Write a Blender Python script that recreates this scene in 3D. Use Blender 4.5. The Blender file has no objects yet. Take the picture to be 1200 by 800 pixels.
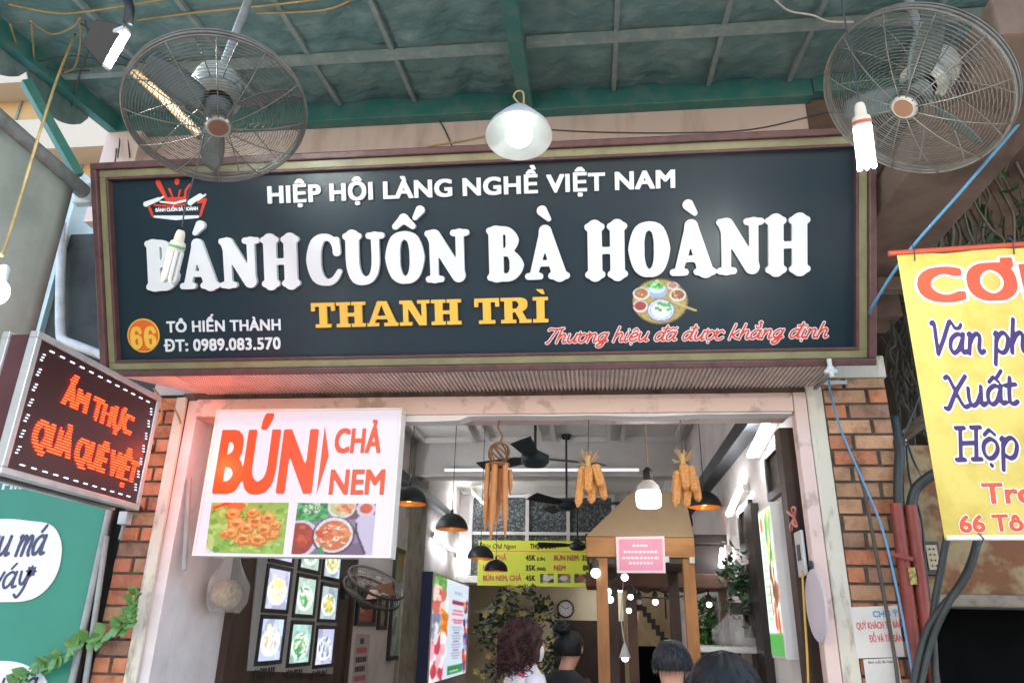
import bpy, bmesh, math, random
import numpy as np
from mathutils import Vector, Matrix

# ------------------------------------------------------------------ camera, world, sun, exposure
SC = bpy.context.scene
COL = SC.collection
random.seed(7)
RNG = np.random.default_rng(7)
FPX = 867.0
CAM = np.array([0.0, -4.05, 1.6])
def _n(v):
    v = np.array(v, float); return v / np.linalg.norm(v)
ZW = _n((48, 2213, -867)); XW = -_n((-8260, -160.5, -867)); YW = np.cross(ZW, XW)
ROT = np.array([XW, YW, ZW])
cam_d = bpy.data.cameras.new('camera'); cam_o = bpy.data.objects.new('camera', cam_d); COL.objects.link(cam_o)
_m = Matrix([list(ROT[i]) + [CAM[i]] for i in range(3)] + [[0, 0, 0, 1]])
cam_o.matrix_world = _m
cam_d.sensor_width = 36.0; cam_d.lens = FPX / 1200 * 36.0; cam_d.clip_start = 0.05; cam_d.clip_end = 2000
SC.camera = cam_o
SUN_EL, SUN_AZ = math.radians(62), math.radians(-20)      # azimuth measured from +y (behind the shop) towards +x
world = bpy.data.worlds.new('World'); SC.world = world; world.use_nodes = True
wn = world.node_tree
sky = wn.nodes.new('ShaderNodeTexSky'); sky.sky_type = 'NISHITA'; sky.sun_disc = False
sky.sun_elevation = SUN_EL; sky.sun_rotation = SUN_AZ
sky.dust_density = 2.0; sky.air_density = 1.0
wn.links.new(sky.outputs['Color'], wn.nodes['Background'].inputs['Color'])
wn.nodes['Background'].inputs['Strength'].default_value = 0.15
sun_d = bpy.data.lights.new('sun', 'SUN'); sun_o = bpy.data.objects.new('sun', sun_d); COL.objects.link(sun_o)
sun_d.energy = 3.0; sun_d.angle = math.radians(0.5); sun_d.color = (1.0, 0.95, 0.87)
_sd = Vector((math.sin(SUN_AZ) * math.cos(SUN_EL), math.cos(SUN_AZ) * math.cos(SUN_EL), math.sin(SUN_EL)))
sun_o.rotation_euler = _sd.to_track_quat('Z', 'Y').to_euler(); sun_o.location = (0, 0, 30)
SC.view_settings.view_transform = 'Standard'; SC.view_settings.look = 'None'
SC.view_settings.exposure = 2.75; SC.view_settings.gamma = 1.0
SC.render.engine = 'CYCLES'
SC.cycles.use_denoising = True
SC.cycles.max_bounces = 8; SC.cycles.diffuse_bounces = 4; SC.cycles.glossy_bounces = 3; SC.cycles.transmission_bounces = 4
SC.cycles.sample_clamp_indirect = 6.0
SC.cycles.caustics_reflective = False; SC.cycles.caustics_refractive = False

# ------------------------------------------------------------------ projection helpers (photo pixel + a known plane -> real point)
def ray(px, py):
    return ROT @ np.array([(px - 600) / FPX, -(py - 400) / FPX, -1.0])
def at(px, py, X=None, Y=None, Z=None, d=None):
    r = ray(px, py)
    if d is not None: t = d
    elif Y is not None: t = (Y - CAM[1]) / r[1]
    elif X is not None: t = (X - CAM[0]) / r[0]
    else: t = (Z - CAM[2]) / r[2]
    return CAM + r * t
class Frame:
    """a flat board: origin, unit right and up axes, outward normal"""
    def __init__(s, o, xa, ya):
        s.o = np.array(o, float); s.x = _n(xa); s.y = _n(ya); s.n = _n(np.cross(s.x, s.y))
    def uv(s, px, py):
        r = ray(px, py); t = np.dot(s.o - CAM, s.n) / np.dot(r, s.n); p = CAM + r * t - s.o
        return np.array([np.dot(p, s.x), np.dot(p, s.y)])
    def w(s, u, v, z=0.0): return s.o + s.x * u + s.y * v + s.n * z
    def mat(s):
        return Matrix([[s.x[i], s.y[i], s.n[i], s.o[i]] for i in range(3)] + [[0, 0, 0, 1]])

# ------------------------------------------------------------------ materials
def L(r, g, b):
    f = lambda c: (c / 255 / 12.92) if c / 255 <= 0.04045 else ((c / 255 + 0.055) / 1.055) ** 2.4
    return (f(r), f(g), f(b))
MATS = {}
def translucent(m, w, col):
    """thin sheet: let part of the light through"""
    nt = m.node_tree; b = nt.nodes['Principled BSDF']; o = nt.nodes['Material Output']; t = nt.nodes.new('ShaderNodeBsdfTranslucent'); t.inputs['Color'].default_value = (*col, 1)
    x = nt.nodes.new('ShaderNodeMixShader'); x.inputs[0].default_value = w; nt.links.new(b.outputs[0], x.inputs[1]); nt.links.new(t.outputs[0], x.inputs[2]); nt.links.new(x.outputs[0], o.inputs['Surface']); return m
def mat(name, base, rough=0.6, metal=0.0, var=0.0, nscale=6.0, col2=None, bump=0.0, bscale=40.0, emit=0.0, ecol=None,
        vcol=False, spec=0.5, coat=0.0, trans=0.0, alpha=1.0, stretch=(1, 1, 1), lo=0.45, hi=0.65, sss=0.0, detail=6.0, bdist=0.02):
    if name in MATS: return MATS[name]
    m = bpy.data.materials.new(name); m.use_nodes = True; MATS[name] = m
    nt = m.node_tree; b = nt.nodes['Principled BSDF']
    b.inputs['Roughness'].default_value = rough; b.inputs['Metallic'].default_value = metal
    b.inputs['Specular IOR Level'].default_value = spec
    b.inputs['Coat Weight'].default_value = coat
    b.inputs['Transmission Weight'].default_value = trans
    b.inputs['Alpha'].default_value = alpha
    tc = nt.nodes.new('ShaderNodeTexCoord'); mp = nt.nodes.new('ShaderNodeMapping'); mp.inputs['Scale'].default_value = stretch
    nt.links.new(tc.outputs['Object'], mp.inputs['Vector'])
    src = None
    if vcol:
        a = nt.nodes.new('ShaderNodeVertexColor'); a.layer_name = 'Col'; src = a.outputs['Color']
    if var > 0 or col2 is not None:
        no = nt.nodes.new('ShaderNodeTexNoise'); no.inputs['Scale'].default_value = nscale; no.inputs['Detail'].default_value = detail
        no.inputs['Roughness'].default_value = 0.62
        nt.links.new(mp.outputs['Vector'], no.inputs['Vector'])
        mr = nt.nodes.new('ShaderNodeMapRange'); mr.inputs['From Min'].default_value = lo; mr.inputs['From Max'].default_value = hi
        nt.links.new(no.outputs['Fac'], mr.inputs['Value'])
        mx = nt.nodes.new('ShaderNodeMix'); mx.data_type = 'RGBA'
        nt.links.new(mr.outputs['Result'], mx.inputs['Factor'])
        if vcol:
            mx.blend_type = 'MULTIPLY'; nt.links.new(src, mx.inputs['A']); k = 1 - var; mx.inputs['B'].default_value = (k, k, k, 1)
        else:
            mx.inputs['A'].default_value = (*base, 1)
            mx.inputs['B'].default_value = (*(col2 if col2 is not None else tuple(c * (1 - var) for c in base)), 1)
        src = mx.outputs['Result']
        rr = nt.nodes.new('ShaderNodeMapRange'); rr.inputs['To Min'].default_value = max(0.03, rough - 0.08); rr.inputs['To Max'].default_value = min(1, rough + 0.12)
        nt.links.new(no.outputs['Fac'], rr.inputs['Value']); nt.links.new(rr.outputs['Result'], b.inputs['Roughness'])
    if src is not None: nt.links.new(src, b.inputs['Base Color'])
    else: b.inputs['Base Color'].default_value = (*base, 1)
    if bump > 0:
        n2 = nt.nodes.new('ShaderNodeTexNoise'); n2.inputs['Scale'].default_value = bscale; n2.inputs['Detail'].default_value = 8
        nt.links.new(mp.outputs['Vector'], n2.inputs['Vector'])
        bp = nt.nodes.new('ShaderNodeBump'); bp.inputs['Strength'].default_value = bump; bp.inputs['Distance'].default_value = bdist
        nt.links.new(n2.outputs['Fac'], bp.inputs['Height']); nt.links.new(bp.outputs['Normal'], b.inputs['Normal'])
    if emit > 0:
        b.inputs['Emission Strength'].default_value = emit
        if vcol: nt.links.new(src, b.inputs['Emission Color'])
        else: b.inputs['Emission Color'].default_value = (*(ecol or base), 1)
    return m

# ------------------------------------------------------------------ objects
def _parent(o, parent):
    if parent is not None:
        o.parent = parent
        pm = parent.matrix_basis if parent.parent is None else world_of(parent)
        o.matrix_parent_inverse = pm.inverted()
def world_of(o):
    if o.parent is None: return o.matrix_basis.copy()
    return world_of(o.parent) @ o.matrix_parent_inverse @ o.matrix_basis
def setp(o, label=None, cat=None, group=None, kind=None):
    if label: o['label'] = label
    if cat: o['category'] = cat
    if group: o['group'] = group
    if kind: o['kind'] = kind
    return o
def thing(name, label, cat, loc, group=None):
    o = bpy.data.objects.new(name, None); COL.objects.link(o); o.location = tuple(float(v) for v in loc); o.empty_display_size = 0.1
    return setp(o, label, cat, group)
class MB:
    def __init__(s): s.v = []; s.f = []; s.c = []; s.col = (1, 1, 1)
    def add(s, vs, fs):
        k = len(s.v); s.v += [tuple(float(c) for c in p) for p in vs]; s.f += [tuple(i + k for i in f) for f in fs]; s.c += [s.col] * len(fs); return s
    def box(s, a, b):
        x0, y0, z0 = a; x1, y1, z1 = b
        x0, x1 = min(x0, x1), max(x0, x1); y0, y1 = min(y0, y1), max(y0, y1); z0, z1 = min(z0, z1), max(z0, z1)
        return s.add([(x0, y0, z0), (x1, y0, z0), (x1, y1, z0), (x0, y1, z0), (x0, y0, z1), (x1, y0, z1), (x1, y1, z1), (x0, y1, z1)],
                     [(0, 3, 2, 1), (4, 5, 6, 7), (0, 1, 5, 4), (1, 2, 6, 5), (2, 3, 7, 6), (3, 0, 4, 7)])
    def prism(s, quad_a, quad_b):
        n = len(quad_a); k = range(n)
        return s.add(list(quad_a) + list(quad_b), [tuple(reversed(k)), tuple(i + n for i in k)] + [(i, (i + 1) % n, (i + 1) % n + n, i + n) for i in k])
    def slab(s, poly, vec):
        return s.prism(poly, [tuple(np.array(p) + np.array(vec)) for p in poly])
    def bar(s, a, b, w, h, up=(0, 0, 1)):
        a = np.array(a, float); b = np.array(b, float); d = _n(b - a); up = np.array(up, float)
        if abs(np.dot(d, up)) > 0.99: up = np.array([0, 1.0, 0])
        x = _n(np.cross(d, up)); y = np.cross(x, d)
        q = lambda c: [c + x * sx * w / 2 + y * sy * h / 2 for sx, sy in ((-1, -1), (1, -1), (1, 1), (-1, 1))]
        return s.prism(q(a), q(b))
    def tube(s, pts, r, n=8, caps=True, closed=False):
        P = [np.array(p, float) for p in pts]; m = len(P)
        R = [r] * m if np.isscalar(r) else list(r)
        rings = []; prev = None
        for i in range(m):
            if closed: d = P[(i + 1) % m] - P[i - 1]
            else: d = P[min(i + 1, m - 1)] - P[max(i - 1, 0)]
            d = _n(d)
            if prev is None:
                up = np.array([0, 0, 1.0]) if abs(d[2]) < 0.9 else np.array([0, 1.0, 0]); x = _n(np.cross(d, up))
            else:
                x = prev - d * np.dot(prev, d); x = _n(x)
            prev = x; y = np.cross(d, x)
            rings.append([P[i] + R[i] * (x * math.cos(2 * math.pi * j / n) + y * math.sin(2 * math.pi * j / n)) for j in range(n)])
        vs = [p for rg in rings for p in rg]; fs = []
        for i in range(m if closed else m - 1):
            a = i * n; b = ((i + 1) % m) * n
            fs += [(a + j, a + (j + 1) % n, b + (j + 1) % n, b + j) for j in range(n)]
        if caps and not closed: fs += [tuple(reversed(range(n))), tuple((m - 1) * n + j for j in range(n))]
        return s.add(vs, fs)
    def lathe(s, prof, c=(0, 0, 0), ax=(0, 0, 1), n=24, cap=False):
        c = np.array(c, float); ax = _n(ax); t = np.array([1.0, 0, 0]) if abs(ax[0]) < 0.9 else np.array([0, 1.0, 0])
        x = _n(np.cross(ax, t)); y = np.cross(ax, x); vs = []
        for r, h in prof:
            vs += [c + ax * h + r * (x * math.cos(2 * math.pi * j / n) + y * math.sin(2 * math.pi * j / n)) for j in range(n)]
        fs = []
        for i in range(len(prof) - 1):
            a = i * n; b = a + n; fs += [(a + j, a + (j + 1) % n, b + (j + 1) % n, b + j) for j in range(n)]
        if cap: fs += [tuple(reversed(range(n))), tuple((len(prof) - 1) * n + j for j in range(n))]
        return s.add(vs, fs)
    def ball(s, c, r, n=16, m=10):
        r = np.array([r, r, r] if np.isscalar(r) else r, float); c = np.array(c, float); vs = []; fs = []
        for i in range(m + 1):
            t = math.pi * i / m
            for j in range(n):
                p = 2 * math.pi * j / n
                vs.append(c + r * np.array([math.sin(t) * math.cos(p), math.sin(t) * math.sin(p), math.cos(t)]))
        for i in range(m):
            for j in range(n):
                a, b, d, e = i * n + j, i * n + (j + 1) % n, (i + 1) * n + (j + 1) % n, (i + 1) * n + j
                fs.append((a, e, d, b))
        return s.add(vs, fs)
    def grid(s, fn, nu, nv):
        vs = [fn(i / nu, j / nv) for j in range(nv + 1) for i in range(nu + 1)]
        fs = [(j * (nu + 1) + i, j * (nu + 1) + i + 1, (j + 1) * (nu + 1) + i + 1, (j + 1) * (nu + 1) + i) for j in range(nv) for i in range(nu)]
        return s.add(vs, fs)
    def ring(s, x0, y0, x1, y1, w, z0, z1):
        s.box((x0, y0, z0), (x1, y0 + w, z1)); s.box((x0, y1 - w, z0), (x1, y1, z1))
        s.box((x0, y0 + w, z0), (x0 + w, y1 - w, z1)); return s.box((x1 - w, y0 + w, z0), (x1, y1 - w, z1))
    def build(s, name, m, parent=None, smooth=None, M=None, bevel=0.0, vcol=False, solid=0.0, merge=False):
        V = np.array(s.v, float)
        if M is not None:
            A = np.array(M); V = V @ A[:3, :3].T + A[:3, 3]
        c = np.array([(V[:, 0].min() + V[:, 0].max()) / 2, (V[:, 1].min() + V[:, 1].max()) / 2, V[:, 2].min()])
        me = bpy.data.meshes.new(name); me.from_pydata([tuple(p) for p in (V - c)], [], s.f)
        if merge:
            bm = bmesh.new(); bm.from_mesh(me); bmesh.ops.remove_doubles(bm, verts=bm.verts, dist=1e-5); bm.to_mesh(me); bm.free()
        if vcol and not merge:
            ca = me.color_attributes.new('Col', 'FLOAT_COLOR', 'CORNER')
            arr = np.empty((len(me.loops), 4), np.float32); k = 0
            for f, col in zip(s.f, s.c):
                arr[k:k + len(f)] = (*col[:3], 1); k += len(f)
            ca.data.foreach_set('color', arr.ravel())
        me.update(); me.materials.append(m)
        if smooth is not None:
            me.shade_smooth()
            if smooth < 180: me.set_sharp_from_angle(angle=math.radians(smooth))
        o = bpy.data.objects.new(name, me); COL.objects.link(o); o.location = tuple(c)
        _parent(o, parent)
        if solid > 0:
            md = o.modifiers.new('solidify', 'SOLIDIFY'); md.thickness = solid; md.offset = 0
        if bevel > 0:
            md = o.modifiers.new('bevel', 'BEVEL'); md.width = bevel; md.segments = 2; md.limit_method = 'ANGLE'; md.angle_limit = math.radians(40)
        return o
def copy_tree(o, parent=None):
    c = o.copy(); COL.objects.link(c)
    if parent is not None: c.parent = parent
    for ch in [x for x in COL.objects if x.parent == o]: copy_tree(ch, c)
    return c
def catmull(P, k=6, closed=False):
    P = [np.array(p, float) for p in P]; n = len(P); out = []
    for i in range(n if closed else n - 1):
        p0 = P[i - 1] if (i > 0 or closed) else P[0]; p1 = P[i]; p2 = P[(i + 1) % n]; p3 = P[(i + 2) % n] if (closed or i + 2 < n) else P[-1]
        for j in range(k):
            t = j / k
            out.append(0.5 * (2 * p1 + (p2 - p0) * t + (2 * p0 - 5 * p1 + 4 * p2 - p3) * t * t + (3 * p1 - p0 - 3 * p2 + p3) * t ** 3))
    if not closed: out.append(P[-1])
    return out

# ------------------------------------------------------------------ lettering: outlines through a distance field, so weight and outlines can be set
_dg = bpy.context.evaluated_depsgraph_get
_fontcache = {}
def font_outline(txt, track=1.0):
    """closed polylines (n,2) of the built-in font, cap height scaled to 1"""
    key = (txt, track)
    if key in _fontcache: return _fontcache[key]
    def polys(t):
        cu = bpy.data.curves.new('tmp', 'FONT'); cu.body = t; cu.size = 1; cu.fill_mode = 'NONE'; cu.resolution_u = 4; cu.space_character = track
        o = bpy.data.objects.new('tmp', cu); COL.objects.link(o); bpy.context.view_layer.update()
        me = bpy.data.meshes.new_from_object(o.evaluated_get(_dg()))
        V = np.array([v.co[:2] for v in me.vertices]); nx = {}
        for e in me.edges: nx.setdefault(e.vertices[0], []).append(e.vertices[1]); nx.setdefault(e.vertices[1], []).append(e.vertices[0])
        seen = set(); out = []
        for st in range(len(V)):
            if st in seen or st not in nx: continue
            loop = [st]; seen.add(st); cur = st
            while True:
                nn = [q for q in nx[cur] if q not in seen]
                if not nn: break
                cur = min(nn) if len(loop) == 1 else nn[0]
                seen.add(cur); loop.append(cur)
            if len(loop) > 2: out.append(V[loop])
        bpy.data.objects.remove(o); bpy.data.curves.remove(cu); bpy.data.meshes.remove(me)
        return out
    if 'cap' not in _fontcache:
        p = np.concatenate(polys('H')); _fontcache['cap'] = p[:, 1].max() - p[:, 1].min()
    r = [p / _fontcache['cap'] for p in polys(txt)]
    _fontcache[key] = r
    return r
def sdf_grid(fills, strokes, cell, margin, nib=None, smin=0.0):
    pts = [p for p in fills] + [s[0] for s in strokes]
    A = np.concatenate(pts); rm = max([max(s[1]) for s in strokes] + [0]) * (1 if nib is None else 1.5); lo = A.min(0) - margin - rm; hi = A.max(0) + margin + rm
    nx = int(math.ceil((hi[0] - lo[0]) / cell)) + 1; ny = int(math.ceil((hi[1] - lo[1]) / cell)) + 1
    D = np.full((ny, nx), 9.0); W = np.zeros((ny, nx))
    N = np.eye(2) if nib is None else np.array(nib, float)
    def win(b0, b1):
        i0 = max(0, int((b0[0] - lo[0]) / cell)); i1 = min(nx, int((b1[0] - lo[0]) / cell) + 2)
        j0 = max(0, int((b0[1] - lo[1]) / cell)); j1 = min(ny, int((b1[1] - lo[1]) / cell) + 2)
        gx, gy = np.meshgrid(lo[0] + np.arange(i0, i1) * cell, lo[1] + np.arange(j0, j1) * cell)
        return i0, i1, j0, j1, np.stack([gx, gy], -1)
    def segd(P, a, b, Nn):
        P = P @ Nn.T; a = a @ Nn.T; b = b @ Nn.T
        d = b - a; L2 = (d ** 2).sum(-1) + 1e-12
        t = np.clip(((P[:, :, None, :] - a) * d).sum(-1) / L2, 0, 1)
        q = P[:, :, None, :] - (a + t[..., None] * d)
        return np.sqrt((q ** 2).sum(-1)), t
    for p in fills:
        i0, i1, j0, j1, P = win(p.min(0) - margin, p.max(0) + margin)
        a = p; b = np.roll(p, -1, 0); d, _ = segd(P, a, b, np.eye(2)); d = d.min(-1)
        y = P[..., 1][:, :, None]; x = P[..., 0][:, :, None]
        up = (a[:, 1] <= y) & (b[:, 1] > y); dn = (a[:, 1] > y) & (b[:, 1] <= y)
        cr = (b[:, 0] - a[:, 0]) * (y - a[:, 1]) - (x - a[:, 0]) * (b[:, 1] - a[:, 1])
        W[j0:j1, i0:i1] += ((up & (cr > 0)).astype(int) - (dn & (cr < 0)).astype(int)).sum(-1)
        D[j0:j1, i0:i1] = np.minimum(D[j0:j1, i0:i1], d)
    F = np.where(np.abs(W) > 0.5, -D, D)
    for s, r in strokes:
        mr = max(r) + margin * 1.5
        i0, i1, j0, j1, P = win(s.min(0) - mr * 1.6, s.max(0) + mr * 1.6)
        d, t = segd(P, s[:-1], s[1:], N); r = np.array(r, float)
        d = (d - (r[:-1] + (r[1:] - r[:-1]) * t)).min(-1)
        f0 = F[j0:j1, i0:i1]
        if smin > 0:
            h = np.clip(0.5 + 0.5 * (f0 - d) / smin, 0, 1); F[j0:j1, i0:i1] = f0 * (1 - h) + d * h - smin * h * (1 - h)
        else: F[j0:j1, i0:i1] = np.minimum(f0, d)
    return F, lo, cell
def contour(F, lo, cell, level=0.0, tol=0.0):
    G = F - level; ny, nx = G.shape; ins = G < 0
    code = ins[:-1, :-1] * 1 + ins[:-1, 1:] * 2 + ins[1:, 1:] * 4 + ins[1:, :-1] * 8
    # edges of cell: 0 bottom 1 right 2 top 3 left ; segments keep inside on the left
    T = {1: [(3, 0)], 2: [(0, 1)], 3: [(3, 1)], 4: [(1, 2)], 5: [(3, 2), (1, 0)], 6: [(0, 2)], 7: [(3, 2)], 8: [(2, 3)], 9: [(2, 0)],
         10: [(0, 3), (2, 1)], 11: [(2, 1)], 12: [(1, 3)], 13: [(1, 0)], 14: [(0, 3)]}
    nxt = {}; pos = {}
    def key(i, j, e):
        return ('h', i, j) if e == 0 else ('v', i + 1, j) if e == 1 else ('h', i, j + 1) if e == 2 else ('v', i, j)
    def point(k):
        if k in pos: return
        t, i, j = k
        a = G[j, i]; b = G[j, i + 1] if t == 'h' else G[j + 1, i]
        f = a / (a - b) if a != b else 0.5
        pos[k] = (lo[0] + (i + (f if t == 'h' else 0)) * cell, lo[1] + (j + (f if t == 'v' else 0)) * cell)
    for j, i in np.argwhere((code > 0) & (code < 15)):
        for ea, eb in T[int(code[j, i])]:
            ka, kb = key(i, j, ea), key(i, j, eb); point(ka); point(kb); nxt[ka] = kb
    loops = []; left = set(nxt)
    while left:
        st = next(iter(left)); lp = []; cur = st
        while cur in left:
            left.discard(cur); lp.append(pos[cur]); cur = nxt[cur]
        if len(lp) > 5: loops.append(simplify(np.array(lp), tol or cell * 0.12))
    return [l for l in loops if len(l) > 2]
def simplify(p, tol):
    n = len(p)
    if n < 8: return p
    k = int(np.argmax(((p - p[0]) ** 2).sum(1))); keep = {0, k}
    def rec(a, b):
        st = [(a, b)]
        while st:
            a, b = st.pop()
            if b - a < 2: continue
            q = p[[i % n for i in range(a + 1, b)]]; A = p[a % n]; B = p[b % n]; d = B - A; l = np.hypot(*d) + 1e-12
            ds = np.abs(d[0] * (q[:, 1] - A[1]) - d[1] * (q[:, 0] - A[0])) / l; m = int(np.argmax(ds))
            if ds[m] > tol: keep.add((a + 1 + m) % n); st += [(a, a + 1 + m), (a + 1 + m, b)]
    rec(0, k); rec(k, n)
    return p[sorted(keep)]
from mathutils.geometry import delaunay_2d_cdt
def loops_mesh(name, loops, M, m, parent, z0=0.002, depth=0.0, bevel=0.0):
    vs = []; ed = []
    for l in loops:
        k = len(vs); n = len(l); vs += [Vector((float(p[0]), float(p[1]))) for p in l]; ed += [(k + i, k + (i + 1) % n) for i in range(n)]
    v2, e2, f2, *_ = delaunay_2d_cdt(vs, ed, [], 0, 1e-6)
    P = [(p[0], p[1]) for p in v2]; n = len(P); b = MB()
    PA = np.array(P); ctr = np.array([PA[list(f)].mean(0) for f in f2]); odd = np.zeros(len(f2), bool)
    for l in loops:
        A_, B_ = l, np.roll(l, -1, 0)
        y = ctr[:, 1][:, None]; c_ = (A_[:, 1] > y) != (B_[:, 1] > y); dy = np.where(B_[:, 1] == A_[:, 1], 1.0, B_[:, 1] - A_[:, 1])
        odd ^= ((c_ & (ctr[:, 0][:, None] < A_[:, 0] + (B_[:, 0] - A_[:, 0]) * (y - A_[:, 1]) / dy)).sum(1) % 2).astype(bool)
    f2 = [f for f, o_ in zip(f2, odd) if o_]
    F = []
    for f in f2:
        f = list(f); ar = sum(P[f[i]][0] * P[f[(i + 1) % len(f)]][1] - P[f[(i + 1) % len(f)]][0] * P[f[i]][1] for i in range(len(f)))
        F.append(tuple(f if ar > 0 else f[::-1]))
    if depth <= 0: b.add([(x, y, z0) for x, y in P], F); return b.build(name, m, parent, M=M)
    cnt = {}
    for f in F:
        for i in range(len(f)): cnt[(f[i], f[(i + 1) % len(f)])] = 1
    side = [(i, j) for (i, j) in cnt if (j, i) not in cnt]
    b.add([(x, y, z0 + depth) for x, y in P] + [(x, y, z0) for x, y in P], F + [(i, i + n, j + n, j) for i, j in side])
    return b.build(name, m, parent, M=M, smooth=35)

# skeleton alphabets ---------------------------------------------------------------------------------
def acc(kind, x, y, s=1.0):
    """Vietnamese marks as strokes: list of (pts, radii factors)"""
    a = {'acute': [[(-.04, 0), (.08, .16)]], 'grave': [[(.04, 0), (-.08, .16)]], 'circ': [[(-.12, 0), (0, .13)], [(0, .13), (.12, 0)]],
         'hook': [[(-.05, .16), (.0, .2), (.05, .16), (.03, .09), (0, .05), (0, .01)]], 'tilde': [[(-.13, .03), (-.06, .1), (.04, .04), (.12, .11)]],
         'breve': [[(-.11, .12), (-.06, .03), (.06, .03), (.11, .12)]], 'dot': [[(0, 0), (.002, 0)]], 'horn': [[(0, 0), (.09, .03), (.09, .14)]]}[kind]
    return [[(x + px * s, y + py * s) for px, py in st] for st in a]
LOW = {  # x-height .5, ascender .82, descender -.28 : strokes, advance
    'a': ([[(.37, .42), (.24, .5), (.07, .38), (.04, .16), (.13, .02), (.26, .1), (.36, .34)], [(.39, .5), (.36, .2), (.39, .03), (.49, .06)]], .5),
    'c': ([[(.34, .4), (.24, .5), (.09, .4), (.04, .2), (.12, .03), (.25, .02), (.37, .12)]], .4),
    'd': ([[(.35, .42), (.23, .5), (.07, .38), (.04, .16), (.13, .02), (.26, .1), (.35, .34)], [(.42, .84), (.37, .3), (.38, .04), (.48, .05)]], .5),
    'e': ([[(.06, .24), (.26, .27), (.34, .38), (.26, .5), (.1, .42), (.04, .2), (.12, .03), (.25, .02), (.37, .12)]], .4),
    'g': ([[(.36, .42), (.24, .5), (.07, .38), (.04, .18), (.13, .05), (.26, .12), (.36, .36)], [(.39, .5), (.35, .1), (.3, -.18), (.17, -.28), (.06, -.2), (.16, -.08), (.46, .08)]], .48),
    'h': ([[(.1, .84), (.06, .4), (.04, 0)], [(.05, .22), (.15, .42), (.27, .5), (.34, .4), (.32, .12), (.37, .01), (.46, .06)]], .47),
    'i': ([[(.08, .5), (.05, .14), (.11, .01), (.2, .07)], [(.1, .68), (.102, .68)]], .22),
    'k': ([[(.1, .84), (.06, .4), (.04, 0)], [(.34, .5), (.2, .32), (.08, .24)], [(.12, .26), (.26, .1), (.42, .03)]], .43),
    'n': ([[(.03, .47), (.08, .5), (.07, .3), (.05, 0)], [(.06, .22), (.15, .42), (.27, .5), (.34, .4), (.32, .12), (.37, .01), (.46, .06)]], .47),
    'o': ([[(.2, .5), (.07, .4), (.04, .2), (.12, .03), (.25, .03), (.36, .2), (.34, .4), (.22, .5), (.2, .5)]], .42),
    'p': ([[(.04, .46), (.09, .5), (.07, .2), (.04, -.28)], [(.07, .3), (.17, .46), (.29, .5), (.39, .34), (.34, .08), (.22, 0), (.08, .1)]], .45),
    'r': ([[(.04, .47), (.09, .5), (.07, .3), (.05, 0)], [(.06, .25), (.15, .43), (.27, .5), (.33, .44)]], .34),
    't': ([[(.14, .68), (.09, .3), (.09, .06), (.18, .0), (.28, .06)], [(.0, .48), (.27, .5)]], .3),
    'u': ([[(.05, .48), (.05, .2), (.12, .02), (.25, .08), (.35, .3)], [(.38, .5), (.36, .2), (.38, .02), (.48, .06)]], .5),
    'm': ([[(.03, .47), (.08, .5), (.07, .3), (.05, 0)], [(.06, .22), (.14, .42), (.22, .5), (.28, .4), (.26, .0)], [(.27, .22), (.36, .42), (.44, .5), (.5, .4), (.48, .1), (.53, .0)]], .6),
    'v': ([[(.02, .5), (.16, .02), (.34, .5)]], .38), 'y': ([[(.05, .5), (.08, .2), (.2, .12), (.33, .5)], [(.36, .5), (.28, .0), (.14, -.28), (.02, -.2)]], .4),
    'T': ([[(.0, .74), (.08, .82), (.35, .78), (.66, .84)], [(.38, .79), (.28, .4), (.16, .02), (.08, .0)]], .5),
    'V': ([[(.0, .78), (.08, .8), (.14, .4), (.2, .0)], [(.2, .0), (.36, .4), (.5, .8), (.56, .8)]], .5),
    'X': ([[(.04, .78), (.14, .8), (.3, .4), (.48, .02), (.6, .02)], [(.58, .8), (.3, .4), (.1, .0), (.0, .0)]], .58),
    'H': ([[(.02, .8), (.22, .8)], [(.13, .8), (.1, 0)], [(.0, 0), (.2, 0)], [(.12, .41), (.47, .41)], [(.38, .8), (.6, .8)], [(.5, .8), (.46, 0)], [(.37, 0), (.58, 0)]], .6),
    ' ': ([], .24), '!': ([], .1)}
VIET = {'ư': ('u', [('horn', .42, .46)]), 'ơ': ('o', [('horn', .34, .42)]), 'ệ': ('e', [('circ', .2, .6), ('dot', .18, -.14)]), 'đ': ('d', 'bar'),
        'ã': ('a', [('tilde', .24, .62)]), 'ợ': ('o', [('horn', .34, .42), ('dot', .2, -.14)]), 'ẳ': ('a', [('breve', .22, .6), ('hook', .26, .76)]),
        'ị': ('i', [('dot', .1, -.14)]), 'ă': ('a', [('breve', .22, .62)]), 'ấ': ('a', [('circ', .22, .6), ('acute', .36, .72)]), 'ộ': ('o', [('circ', .2, .6), ('dot', .2, -.16)]),
        'ò': ('o', [('grave', .2, .6)]), 'á': ('a', [('acute', .22, .6)]), 'ô': ('o', [('circ', .2, .6)])}
def skeleton(txt, xs=1.0, shear=0.0, gap=0.0):
    out = []; x = 0
    for ch in txt:
        base, marks = VIET.get(ch, (ch, [])); st, adv = LOW[base]
        st = [(s, 1) for s in st]
        if marks == 'bar': st.append(([(.24, .68), (.54, .7)], .8))
        else: st += [(s, .85 if k != 'dot' else 1.1) for k, mx, my in marks for s in acc(k, mx, my)]
        for s, rf in st:
            p = np.array(catmull(s, 5)) if len(s) > 2 else np.array(s, float)
            q = np.stack([(p[:, 0] + x) * xs + p[:, 1] * shear, p[:, 1]], 1) / .8
            out.append((q, rf))
        x += adv + gap
    return out
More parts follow.
